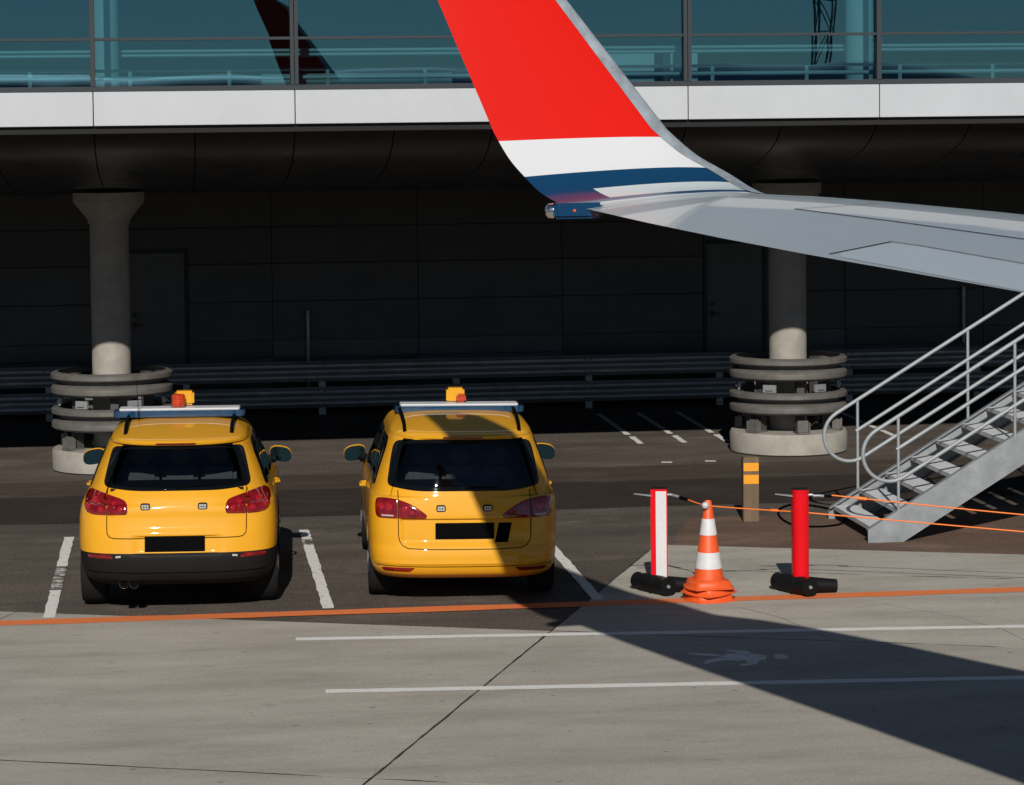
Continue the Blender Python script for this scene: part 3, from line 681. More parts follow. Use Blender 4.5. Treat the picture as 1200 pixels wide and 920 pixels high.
def aileron():
    vs = []; nx, ny = 44, 7
    for i in range(nx+1):
        x = 985+(1285-985)*i/nx; top = np.interp(x, [972, 1045, 1075, 1200, 1290], [298, 283.5, 287.5, 309, 325])+1.2; bot = 302.6+(x-985)*0.1885-1.2
        for j in range(ny+1):
            h, nn = wing_at(x, top+(bot-top)*j/ny)
            if h is None: h, nn = wing_at(x, top+(bot-top)*(j-1)/ny)
            vs.append(h+nn*0.002 if h else vs[-1])
    w = ny+1
    return MB().add(vs, [(i*w+j, i*w+j+1, (i+1)*w+j+1, (i+1)*w+j) for i in range(nx) for j in range(ny)]).build('aileron', M['wing2'], wing, smooth=60)
aileron()
# body of the airliner, behind the camera, mirrored in the terminal's glass
FY, FZ, FR = -3.6, 3.75, 1.88
pr = [(0.02, -27.5), (0.5, -26.5), (1.0, -23.5), (1.55, -20), (1.85, -17), (FR, -14), (FR, 16), (1.8, 17.3), (1.5, 18.6), (1.0, 19.6), (0.45, 20.2), (0.02, 20.4)]
fus = MB().lathe(pr, (0, FY, FZ), 48, axis='x').build('fuselage', M['fus'], air, smooth=50)
wm = MB().prism([(-0.11, -0.13), (-0.07, -0.17), (0.07, -0.17), (0.11, -0.13), (0.11, 0.13), (0.07, 0.17), (-0.07, 0.17), (-0.11, 0.13)], -0.01, 0.01, axis='y').mesh('cabin_window', M['carglass'])
for i in range(40): inst('cabin_window', wm, fus, (-4.6+0.508*i, FY+FR*0.985, FZ+0.33))
b = MB().prism([(-26.6, 4.6), (-20.6, 5.4), (-24.8, 11.2), (-27.0, 11.2)], FY-0.12, FY+0.12, axis='y'); b.build('tail_fin', M['wl_red'], air, bevel=0.05)
b = MB().prism([(-26.6, FY), (-23.2, FY), (-26.3, FY+6.4), (-27.6, FY+6.4)], 4.35, 4.5); b.build('tailplane', M['wing'], air, bevel=0.04)
b = MB().lathe([(0.75, -2.2), (0.95, -1.6), (1.02, -0.6), (0.9, 0.8), (0.6, 1.6)], (13.6, 1.6, 1.45), 32, axis='x'); b.build('engine', M['fus'], air, smooth=40)
b = MB().prism([(11.6, 2.3), (14.9, 2.3), (14.2, 2.75), (11.0, 2.75)], 1.5, 1.7, axis='y'); b.build('engine_pylon', M['wing'], air)
def gear(x, y, r, h):
    b = MB().tube([(x, y, r), (x, y, h)], 0.09, 12); b.tube([(x, y-0.34, r), (x, y+0.34, r)], 0.06, 10)
    s = b.build('gear_leg', M['galv_light'], air, smooth=40)
    for dy in (-0.3, 0.3): MB().lathe([(r*0.55, -0.13), (r*0.93, -0.13), (r, -0.07), (r, 0.07), (r*0.93, 0.13), (r*0.55, 0.13), (r*0.5, 0)], (x, y+dy, r), 28, axis='y').build('gear_wheel', M['tyre'], s, smooth=40)
gear(16.2, FY, 0.34, 2.2); gear(8.9, FY+2.86, 0.55, 2.5); gear(8.9, FY-2.86, 0.55, 3.0)
MB().prism([(15.4, FY-1.3), (8.4, FY-1.3), (8.2, FY-4.5), (12.2, FY-5.2)], 2.6, 2.8).build('far_wing', M['wing'], air, bevel=0.05)

# ------------------------------------------------------------------ cars
def sstep(a, b, x): t = min(1, max(0, (x-a)/(b-a))); return t*t*(3-2*t)
def car_body(levels, splits, nrear, depth, displace, arches):
    """a stack of horizontal outlines: (z, half width, y rear, y front); y runs forward from the rear bumper"""
    fz = [l[0] for l in levels]; fw = pchip(fz, [l[1] for l in levels]); fr = pchip(fz, [l[2] for l in levels]); ff = pchip(fz, [l[3] for l in levels])
    zs = sorted(set([round(z, 4) for z in np.arange(fz[0], fz[-1], 0.017)]+[round(z, 4) for z in fz]+splits))
    zs = [z for i, z in enumerate(zs) if i == 0 or z-zs[i-1] > 0.004 or z in splits]
    rings = []
    for z in zs:
        w, yr, yf = fw(z), fr(z), ff(z); ex = nrear(z); a = min(depth(z), (yf-yr)*0.4)
        half = []; NR = 44
        for i in range(NR+1):
            t = (PI/2)*i/NR; x = w*math.sin(t)**(2/ex); y = yr+a*(1-math.cos(t)**(2/ex)); half.append((x, y))
        # even out the points along the rear
        P = np.array(half); d = np.r_[0, np.cumsum(np.hypot(*np.diff(P, axis=0).T))]; u = np.linspace(0, d[-1], NR+1)
        half = [(float(np.interp(k, d, P[:, 0])), float(np.interp(k, d, P[:, 1]))) for k in u]
        ys = half[-1][1]; ye = yf-min(0.7, (yf-yr)*0.3)
        for i in range(1, 25): half.append((w, ys+(ye-ys)*i/24))
        for i in range(1, 15):
            t = (PI/2)*i/14; half.append((w*math.cos(t)**(2/2.6), ye+(yf-ye)*math.sin(t)**(2/2.2)))
        half[-1] = (0.0, yf)
        ring = [(x, y) for x, y in half]+[(-x, y) for x, y in reversed(half[1:-1])]
        rings.append([(x, y+displace(x, y, z), z) for x, y in ring])
    n = len(rings[0]); b = MB(); vs = [p for r in rings for p in r]
    fs = [(i*n+k, i*n+(k+1) % n, (i+1)*n+(k+1) % n, (i+1)*n+k) for i in range(len(rings)-1) for k in range(n)]
    fs += [tuple(range(n-1, -1, -1)), tuple((len(rings)-1)*n+k for k in range(n))]
    b.add(vs, fs)
    o = b.build('body', M['yellow'])
    # wheel arches
    cut = MB()
    for y in arches[0]:
        for s in (-1, 1):
            cut.lathe([(arches[1], -0.17), (arches[1], 0.17)], (s*arches[2], y, arches[3]), 40, axis='x')
    c = cut.build('arch_cutter', M['plastic'])
    md = o.modifiers.new('b', 'BOOLEAN'); md.object = c; md.operation = 'DIFFERENCE'; md.solver = 'EXACT'
    me = bpy.data.meshes.new_from_object(o.evaluated_get(bpy.context.evaluated_depsgraph_get()))
    bpy.data.objects.remove(o); bpy.data.objects.remove(c)
    return me
def split_mesh(me, test):
    """two meshes from one, by face centre"""
    out = []
    for keep in (True, False):
        bm = bmesh.new(); bm.from_mesh(me)
        bmesh.ops.delete(bm, geom=[f for f in bm.faces if test(f.calc_center_median()) != keep], context='FACES')
        m = bpy.data.meshes.new('body'); bm.to_mesh(m); bm.free(); out.append(m)
    return out
def resample(poly, n):
    P = np.array(poly+[poly[0]], float); d = np.r_[0, np.cumsum(np.hypot(*np.diff(P, axis=0).T))]; u = np.linspace(0, d[-1], n, endpoint=False)
    return [(float(np.interp(k, d, P[:, 0])), float(np.interp(k, d, P[:, 1]))) for k in u]
def rounded(poly, r, n=6):
    out = []; m = len(poly)
    for i in range(m):
        p = Vector(poly[i]); a = Vector(poly[i-1]); b = Vector(poly[(i+1) % m]); ri = r[i] if isinstance(r, (list, tuple)) else r
        la = min(ri, (a-p).length*0.45); lb = min(ri, (b-p).length*0.45); q0 = p+(a-p).normalized()*la; q1 = p+(b-p).normalized()*lb
        for k in range(n+1):
            t = k/n; out.append(tuple(q0*(1-t)**2+p*2*t*(1-t)+q1*t*t))
    return out
class Skin:
    """lays pieces on a car's bodywork"""
    def __init__(s, me, root): bm = bmesh.new(); bm.from_mesh(me); s.b = BVHTree.FromBMesh(bm); bm.free(); s.root = root
    def hit(s, u, z, side):
        if side == 'rear': o, d = Vector((u, -3, z)), Vector((0, 1, 0))
        elif side == 'right': o, d = Vector((3, u, z)), Vector((-1, 0, 0))
        elif side == 'left': o, d = Vector((-3, u, z)), Vector((1, 0, 0))
        else: o, d = Vector((u, z, 4)), Vector((0, 0, -1))
        h, n, _, _ = s.b.ray_cast(o, d)
        if h is None: h = o+d*3; n = -d
        if n.dot(d) > 0: n = -n
        return h, n
    def patch(s, name, poly, m, off=0.004, side='rear', parent=None, rings=7, npt=96, skirt=0.02, c=None, smooth=55, label=None, f0=0.0, f1=1.0):
        P = resample(poly, npt); cx = c[0] if c else sum(p[0] for p in P)/npt; cz = c[1] if c else sum(p[1] for p in P)/npt; vs = []; fs = []
        h0 = []
        for r in range(rings, 0, -1):
            f = f0+(f1-f0)*(r-(1 if f0 > 0 else 0))/(rings-(1 if f0 > 0 else 0))
            for (x, z) in P:
                h, n = s.hit(cx+(x-cx)*f, cz+(z-cz)*f, side); e = off*(0.5 if r == rings else 1)
                vs.append(h+n*e)
                if r == rings: h0.append(h-n*skirt)
        h, n = s.hit(cx, cz, side); vs.append(h+n*off); ci = len(vs)-1
        for r in range(rings-1):
            for k in range(npt): fs.append((r*npt+k, r*npt+(k+1) % npt, (r+1)*npt+(k+1) % npt, (r+1)*npt+k))
        if f0 == 0:
            for k in range(npt): fs.append(((rings-1)*npt+k, (rings-1)*npt+(k+1) % npt, ci))
        q = len(vs); vs += h0
        for k in range(npt): fs.append((q+k, q+(k+1) % npt, (k+1) % npt, k))
        return MB().add(vs, fs).build(name, m, parent or s.root, smooth=smooth, label=label)
    def seam(s, name, pts, r=0.004, side='rear', parent=None, m=None, off=0.0005):
        P = [Vector(p) for p in pts]; out = []
        for a, b in zip(P[:-1], P[1:]):
            n = max(1, int((b-a).length/0.02))
            for i in range(n): q = a.lerp(b, i/n); h, nn = s.hit(q.x, q.y, side); out.append(h+nn*off)
        h, nn = s.hit(P[-1].x, P[-1].y, side); out.append(h+nn*off)
        return MB().tube(out, r, 6).build(name, m or M['gap'], parent or s.root, smooth=40)
def wheel_mesh(r, w):
    t = MB().lathe([(r*0.62, -w/2), (r*0.92, -w/2), (r*0.985, -w/2+0.03), (r, -w/2+0.05), (r, w/2-0.05), (r*0.985, w/2-0.03), (r*0.92, w/2), (r*0.62, w/2)], n=48, axis='x').mesh('tyre', M['tyre'], smooth=40)
    b = MB().lathe([(0.05, 0.02), (r*0.2, 0.03), (r*0.24, 0.01), (r*0.26, -0.06), (r*0.56, -0.06), (r*0.6, -0.02), (r*0.63, 0.0)], n=40, axis='x')
    for k in range(5):
        a = 2*PI*k/5; c, s = math.cos(a), math.sin(a)
        for da in (-0.14, 0.14):
            c2, s2 = math.cos(a+da), math.sin(a+da)
            b.tube([(0.005, r*0.15*c, r*0.15*s), (-0.01, r*0.6*c2, r*0.6*s2)], r*0.06, 6)
    return t, b.mesh('rim', M['rim'], smooth=40)
def car_wheels(root, ys, x, r, w):
    t, rm = wheel_mesh(r, w)
    for y in ys:
        for s in (-1, 1):
            o = thing_part('wheel', root, (s*x, y, r)); 
            inst('tyre', t, o); q = inst('rim', rm, o, (s*(w/2-0.015), 0, 0), (0, 0, 0 if s > 0 else PI))
def thing_part(name, root, loc):
    o = bpy.data.objects.new(name, None); COL.objects.link(o); o.parent = root; o.location = loc; o.empty_display_size = 0.1; return o
def mirror_wing(root, sk, s, x, y, z):
    """door mirror: painted housing, dark glass set in its rear face"""
    b = MB(); n = 24
    prof = [(0.0, 0.55), (0.02, 0.93), (0.05, 1.0), (0.10, 0.93), (0.15, 0.66), (0.175, 0.3)]
    vs = []; fs = []
    for (dy, f) in prof:
        for k in range(n):
            a = 2*PI*k/n; cx = abs(math.cos(a))**0.75*math.copysign(1, math.cos(a)); cz = abs(math.sin(a))**0.75*math.copysign(1, math.sin(a))
            vs.append((x+s*0.01+0.112*f*cx, y+dy, z+0.082*f*cz*(1.0 if cz > 0 else 0.9)-0.015*cx*s))
    for i in range(len(prof)-1):
        for k in range(n): fs.append((i*n+k, i*n+(k+1) % n, (i+1)*n+(k+1) % n, (i+1)*n+k))
    fs.append(tuple(range(n-1, -1, -1))); fs.append(tuple((len(prof)-1)*n+k for k in range(n)))
    b.add(vs, fs); h = b.build('door_mirror', M['yellow'], root, smooth=60)
    b = MB(); P = [(x+s*0.01+0.106*abs(math.cos(a))**0.75*math.copysign(1, math.cos(a)), z+0.074*abs(math.sin(a))**0.75*math.copysign(1, math.sin(a))-0.015*abs(math.cos(a))**0.75*math.copysign(1, math.cos(a))*s) for a in [2*PI*k/n for k in range(n)]]
    b.prism(P, y-0.006, y+0.03, axis='y'); b.build('bezel', M['plastic'], h)
    b = MB().prism([(x+s*0.01+(p-x-s*0.01)*0.95, z+(q-z)*0.94) for p, q in P], y-0.009, y-0.004, axis='y'); b.build('mirror_glass', M['mirror'], h)
    MB().tube([(x-s*0.05, y+0.07, z-0.05), (x-s*0.17, y+0.12, z-0.075)], [0.04, 0.05], 10).build('mirror_arm', M['plastic'], h, smooth=40)
def light_bar(root, y, z, w, d=0.26):
    t = thing_part('light_bar', root, (0, y, z))
    MB().prism(rounded([(-w/2, -d/2+0.05), (-w/2+0.03, -d/2), (w/2-0.03, -d/2), (w/2, -d/2+0.05), (w/2, d/2-0.05), (w/2-0.03, d/2), (-w/2+0.03, d/2), (-w/2, d/2-0.05)], 0.03, 3), 0, 0.062).build('blue_lens', M['blue_lens'], t, bevel=0.006)
    MB().prism(rounded([(-w/2+0.055, -d/2+0.012), (w/2-0.055, -d/2+0.012), (w/2-0.055, d/2-0.012), (-w/2+0.055, d/2-0.012)], 0.02, 3), 0.0625, 0.082).build('top_cover', M['bar_top'], t, bevel=0.006)
    MB().box(-w/2+0.06, w/2-0.06, -d/2+0.03, d/2-0.03, -0.02, -0.001).build('bar_base', M['black'], t)
    for s in (-1, 1):
        MB().box(s*w*0.36-0.05, s*w*0.36+0.05, -0.06, 0.06, -0.075, -0.021).build('bar_foot', M['black'], t, bevel=0.006)
    for i in range(-5, 6):
        MB().box(i*w*0.083-0.022, i*w*0.083+0.022, -d/2-0.003, -d/2+0.002, 0.014, 0.05).build('light_module', mat('blue_module', (0.006, 0.055, 0.12), 0.1, coat=1, obj=True, var=0.6, vscale=60), t, bevel=0.001)
    return t
def strobe(sk, x, z, root):
    c, n = sk.hit(x, z, 'rear')
    f = MB().prism(rounded([(x-0.043, z-0.03), (x+0.043, z-0.03), (x+0.043, z+0.03), (x-0.043, z+0.03)], 0.022), c.y-0.016, c.y+0.03, axis='y').build('strobe_lamp', M['black'], root, bevel=0.004)
    MB().prism(rounded([(x-0.033, z-0.021), (x+0.033, z-0.021), (x+0.033, z+0.021), (x-0.033, z+0.021)], 0.012), c.y-0.022, c.y-0.0165, axis='y').build('lens', M['lens_clear'], f)
    for i in (-1, 1): MB().box(x+i*0.011-0.002, x+i*0.011+0.002, c.y-0.0245, c.y-0.0225, z-0.02, z+0.02).build('lens_rib', M['black'], f)
    MB().box(x-0.032, x+0.032, c.y-0.0245, c.y-0.0226, z-0.0015, z+0.0015).build('lens_rib', M['black'], f)
def circ(x, z, r, n=20, sx=1.0): return [(x+sx*r*math.cos(2*PI*i/n), z+r*math.sin(2*PI*i/n)) for i in range(n)]
def mir(p): return [(-x, z) for x, z in reversed(p)]
def roof_rail(root, sk, x, y0, y1, lift, m):
    pts = []
    for i in range(13):
        y = y0+(y1-y0)*i/12; h, n = sk.hit(x*(1-0.03*abs(y-1.6)), y, 'top'); e = 0 if i in (0, 12) else lift
        pts.append((h.x, h.y, h.z+e))
    return MB().tube(pts, 0.017, 8).build('roof_rail', m, root, smooth=40)

GWA = rounded([(-0.668, 1.145), (-0.40, 1.120), (0.40, 1.120), (0.668, 1.145), (0.612, 1.40), (0.585, 1.478), (0.40, 1.492), (-0.40, 1.492), (-0.585, 1.478), (-0.612, 1.40)], [0.06, .1, .1, 0.06, .1, 0.06, .1, .1, 0.06, .1])
GWB = rounded([(-0.70, 1.085), (-0.45, 1.048), (0.45, 1.048), (0.70, 1.085), (0.655, 1.36), (0.622, 1.472), (0.45, 1.490), (-0.45, 1.490), (-0.622, 1.472), (-0.655, 1.36)], [0.05, .1, .1, 0.05, .1, 0.06, .1, .1, 0.06, .1])
def inside(p, poly):
    c = False; n = len(poly); j = n-1
    for i in range(n):
        (xi, yi), (xj, yj) = poly[i], poly[j]
        if (yi > p[1]) != (yj > p[1]) and p[0] < (xj-xi)*(p[1]-yi)/(yj-yi)+xi: c = not c
        j = i
    return c
def cut_hole(me, poly, f):
    P = resample(poly, 200); cx = sum(p[0] for p in P)/200; cz = sum(p[1] for p in P)/200; Q = [(cx+(x-cx)*f, cz+(z-cz)*f) for x, z in P]
    bm = bmesh.new(); bm.from_mesh(me)
    bmesh.ops.delete(bm, geom=[q for q in bm.faces if q.calc_center_median().y < 0.8 and inside((q.calc_center_median().x, q.calc_center_median().z), Q)], context='FACES')
    bm.to_mesh(me); bm.free()
def cabin(root, C):
    """what the rear window shows: lining, load cover, seat backs with headrests"""
    wb_, wt, yb, yt, zb, zs, zt = C
    lin = MB(); v = [(-wb_, yb+0.06, zb), (wb_, yb+0.06, zb), (wt, yt+0.05, zt), (-wt, yt+0.05, zt), (-wb_, 2.3, zb), (wb_, 2.3, zb), (wt, 2.2, zt), (-wt, 2.2, zt)]
    lin.add(v, [(0, 1, 5, 4), (1, 2, 6, 5), (2, 3, 7, 6), (3, 0, 4, 7), (4, 5, 6, 7)]).build('cabin_lining', M['lining'], root)
    MB().box(-wb_+0.06, wb_-0.06, yb+0.10, 0.86, zs-0.02, zs).build('load_cover', M['lining'], root)
    for x in (-0.36, 0.0, 0.36):
        sb = MB().box(x-0.165, x+0.165, 0.92, 1.04, zs-0.06, zs+0.10).build('seat_back', M['seat'], root, bevel=0.04, smooth=50)
        MB().box(x-0.10, x+0.10, 0.95, 1.03, zs+0.13, zs+0.27).build('headrest', M['seat'], sb, bevel=0.035, smooth=50)
        for dx in (-0.05, 0.05): MB().tube([(x+dx, 0.99, zs+0.08), (x+dx, 0.99, zs+0.15)], 0.007, 6).build('headrest_post', M['lining'], sb)
    for x in (-0.33, 0.33):
        MB().box(x-0.13, x+0.13, 1.85, 1.95, zs+0.02, zs+0.29).build('front_headrest', M['seat'], root, bevel=0.04, smooth=50)
# ---- the estate with the black bumper
def car_a():
    root = thing('yellow_suv', 'yellow SUV with black rear bumper and twin exhaust pipes', 'car', (-0.058, 24.47, 0.0), (0, math.radians(0.35), math.radians(-2.5)), group='yellow airport service cars')
    lv = [(0.27, 0.80, 0.16, 4.2), (0.33, 0.845, 0.055, 4.28), (0.42, 0.875, 0.012, 4.33), (0.53, 0.888, 0.0, 4.35), (0.60, 0.898, 0.012, 4.34), (0.72, 0.902, 0.035, 4.30), (0.82, 0.902, 0.062, 4.20), (0.92, 0.893, 0.085, 3.95), (1.00, 0.872, 0.11, 3.40), (1.06, 0.842, 0.138, 3.20), (1.10, 0.822, 0.165, 3.10), (1.30, 0.745, 0.285, 2.85), (1.46, 0.672, 0.385, 2.60), (1.500, 0.650, 0.400, 2.52), (1.512, 0.642, 0.345, 2.50), (1.535, 0.632, 0.335, 2.45), (1.553, 0.622, 0.375, 2.4), (1.58, 0.590, 0.56, 2.3), (1.61, 0.535, 0.80, 2.2), (1.63, 0.45, 1.02, 2.05), (1.643, 0.30, 1.25, 1.85), (1.646, 0.10, 1.4, 1.7)]
    def disp(x, y, z):
        if y > 0.8: return 0.0
        d = 0.0
        # recess for the plate, cut into bumper top and hatch foot
        d += 0.022*sstep(0.42, 0.33, abs(x))*sstep(0.555, 0.585, z)*sstep(0.735, 0.715, z)
        # character line under the lamps
        d += 0.012*sstep(0.95, 0.88, z)*sstep(0.74, 0.80, z)*sstep(0.78, 0.60, abs(x))
        return d
    me = car_body(lv, [0.575], lambda z: 3.6 if z < 1.0 else 3.0 if z < 1.5 else 2.6, lambda z: 0.62 if z < 1.0 else 0.75, disp, ((0.83, 3.44), 0.385, 0.80, 0.35))
    full = Skin(me, root); cut_hole(me, GWA, 0.935)
    CAB = (0.66, 0.50, 0.17, 0.40, 1.05, 1.13, 1.50)
    up, dn = split_mesh(me, lambda c: c.z > (0.575 if abs(c.x) > 0.0 else 0.575))
    for m, nm, mt in ((up, 'body', M['yellow']), (dn, 'lower_bumper', M['plastic'])):
        m.materials.clear(); m.materials.append(mt); smooth_mesh(m, 38); inst(nm, m, root)
    sk = full
    gw = GWA
    win = sk.patch('rear_window', gw, M['cabinglass'], 0.005, rings=26, npt=200, f1=0.91, skirt=0.001)
    sk.patch('window_frit', gw, M['carglass'], 0.006, rings=8, npt=200, f0=0.885, parent=win)
    cabin(root, CAB)
    sk.seam('window_seal', gw+[gw[0]], 0.005, parent=win, m=M['black'], off=0.002)
    # wiper
    pts = []
    for x, z in ((0.0, 1.14), (0.10, 1.15), (0.24, 1.155)): h, n = sk.hit(x, z, 'rear'); pts.append(h+n*0.016)
    MB().tube(pts, [0.012, 0.008, 0.006], 6).build('wiper', M['black'], root)
    # tail lamps: outer piece on the wing, inner piece on the hatch
    outer = rounded([(0.632, 0.935), (0.74, 0.935), (0.818, 0.952), (0.842, 1.02), (0.836, 1.085), (0.785, 1.135), (0.70, 1.125), (0.632, 1.108)], [.01, .03, .04, .04, .04, .03, .03, .01])
    inner = rounded([(0.622, 0.935), (0.622, 1.106), (0.51, 1.078), (0.452, 1.055), (0.438, 0.99), (0.444, 0.942)], [.01, .01, .03, .03, .02, .02])
    for s in (1, -1):
        f = (lambda p: p) if s > 0 else mir
        l = sk.patch('tail_lamp', f([(x, z-0.025) for x, z in outer]), M['lamp'], 0.011, rings=6)
        sk.patch('lens', f([(x, z-0.025) for x, z in inner]), M['lamp'], 0.011, parent=l, rings=6)
        for cx, cz, r in ((0.735, 1.045, 0.042), (0.800, 1.005, 0.036), (0.68, 0.985, 0.03)): sk.patch('lens', [(s*x, z) for x, z in circ(cx, cz-0.025, r)], M['lamp2'], 0.013, parent=l, rings=3, npt=24)
        for cx, cz, r in ((0.565, 1.03, 0.026), (0.505, 0.99, 0.026)): sk.patch('lens', [(s*x, z) for x, z in circ(cx, cz-0.025, r)], M['lamp2'], 0.013, parent=l, rings=3, npt=24)
        sk.patch('reversing_lens', f([(0.645, 0.922), (0.79, 0.934), (0.80, 0.947), (0.645, 0.935)]), M['lampdark'], 0.013, parent=l, rings=3, npt=32)
        # low reflectors in the bumper
        sk.patch('rear_reflector', f(rounded([(0.565, 0.527), (0.80, 0.532), (0.80, 0.560), (0.60, 0.566)], 0.01)), M['lamp'], 0.006, rings=3, npt=48)
        sk.patch('marker_lens', f([(0.50, 0.54), (0.545, 0.535), (0.545, 0.553), (0.50, 0.556)]), M['lens_clear'], 0.004, rings=2, npt=24)
    # hatch joint
    sk.seam('hatch_joint', [(-0.627, 1.12), (-0.627, 0.80)]+rounded([(-0.627, 0.80), (-0.622, 0.70), (-0.50, 0.695)], 0.08)[:0]+[(-0.622, 0.745), (-0.60, 0.718), (-0.56, 0.708), (-0.3, 0.705), (0, 0.703), (0.3, 0.705), (0.56, 0.708), (0.60, 0.718), (0.622, 0.745), (0.627, 0.80), (0.627, 1.12)], 0.0045)
    sk.seam('bumper_crease', [(-0.80, 0.405), (-0.4, 0.398), (0, 0.396), (0.4, 0.398), (0.80, 0.405)], 0.004, m=M['black'])
    pl = sk.patch('number_plate', [(-0.285, 0.585), (0.255, 0.585), (0.255, 0.722), (-0.285, 0.722)], M['black'], 0.014, rings=4)
    for x in (-0.28, 0.235): strobe(sk, x, 0.985, root)
    # high brake lamp in the spoiler lip
    sk.patch('high_brake_lamp', [(-0.19, 1.516), (0.17, 1.516), (0.17, 1.531), (-0.19, 1.531)], M['lampdark'], 0.005, rings=2, npt=64)
    for x in (-0.475, -0.385):
        b = MB().lathe([(0.040, 0.0), (0.040, 0.16), (0.033, 0.16), (0.033, 0.01)], (x, 0.055, 0.293), 24, axis='y', close=True)
        b.build('exhaust_pipe', M['chrome'], root, smooth=40)
        MB().lathe([(0.033, 0.03), (0.033, 0.05)], (x, 0.055, 0.293), 16, axis='y').build('pipe_bore', M['black'], root)
    # side glass and mirrors
    for s, side in ((1, 'right'), (-1, 'left')):
        sk.patch('side_window', rounded([(0.62, 1.11), (1.55, 1.09), (1.55, 1.48), (0.98, 1.49), (0.80, 1.40)], 0.05), M['carglass'], 0.004, side=side)
        sk.patch('side_window', rounded([(1.60, 1.09), (2.95, 1.07), (2.45, 1.50), (1.60, 1.48)], 0.05), M['carglass'], 0.004, side=side)
        mirror_wing(root, sk, s, s*0.915, 2.72, 1.125)
        sk.seam('door_joint', [(1.575, 0.6), (1.575, 1.08)], 0.004, side=side)
        h, n = sk.hit(1.75, 0.98, side); MB().tube([(h.x, 1.70, 0.985), (h.x+s*0.035, 1.73, 0.985), (h.x+s*0.035, 1.88, 0.985), (h.x, 1.92, 0.985)], 0.013, 8).build('door_handle', M['yellow'], root, smooth=40)
        roof_rail(root, sk, s*0.50, 0.72, 2.2, 0.045, M['black'])
    car_wheels(root, (0.83, 3.44), 0.785, 0.345, 0.225)
    MB().box(-0.60, 0.60, 1.2, 3.9, 0.20, 0.28).build('underbody', M['black'], root)
    light_bar(root, 1.55, 1.652, 1.25).location.x = -0.02
    # amber beacon and its yellow box on a short stalk
    t = thing_part('beacon', root, (-0.055, 1.62, 1.72))
    MB().box(-0.02, 0.165, 0.03, 0.17, 0.02, 0.155).build('beacon_box', M['yellow'], t, bevel=0.02)
    MB().lathe([(0.062, 0.0), (0.062, 0.03), (0.066, 0.032), (0.066, 0.11), (0.05, 0.128), (0.0001, 0.13)], (0.02, -0.05, 0.01), 28).build('amber_lens', M['amber'], t, smooth=40)
    MB().lathe([(0.09, 0), (0.07, 0.022), (0.0001, 0.024)], (0.02, -0.05, -0.005), 20).build('beacon_foot', M['black'], t, smooth=40)
    MB().tube([(-0.40, 1.35, 1.62), (-0.405, 1.30, 1.85), (-0.415, 1.24, 2.07)], [0.004, 0.003, 0.0015], 6).build('whip_antenna', M['black'], root)
    return root
car_a()

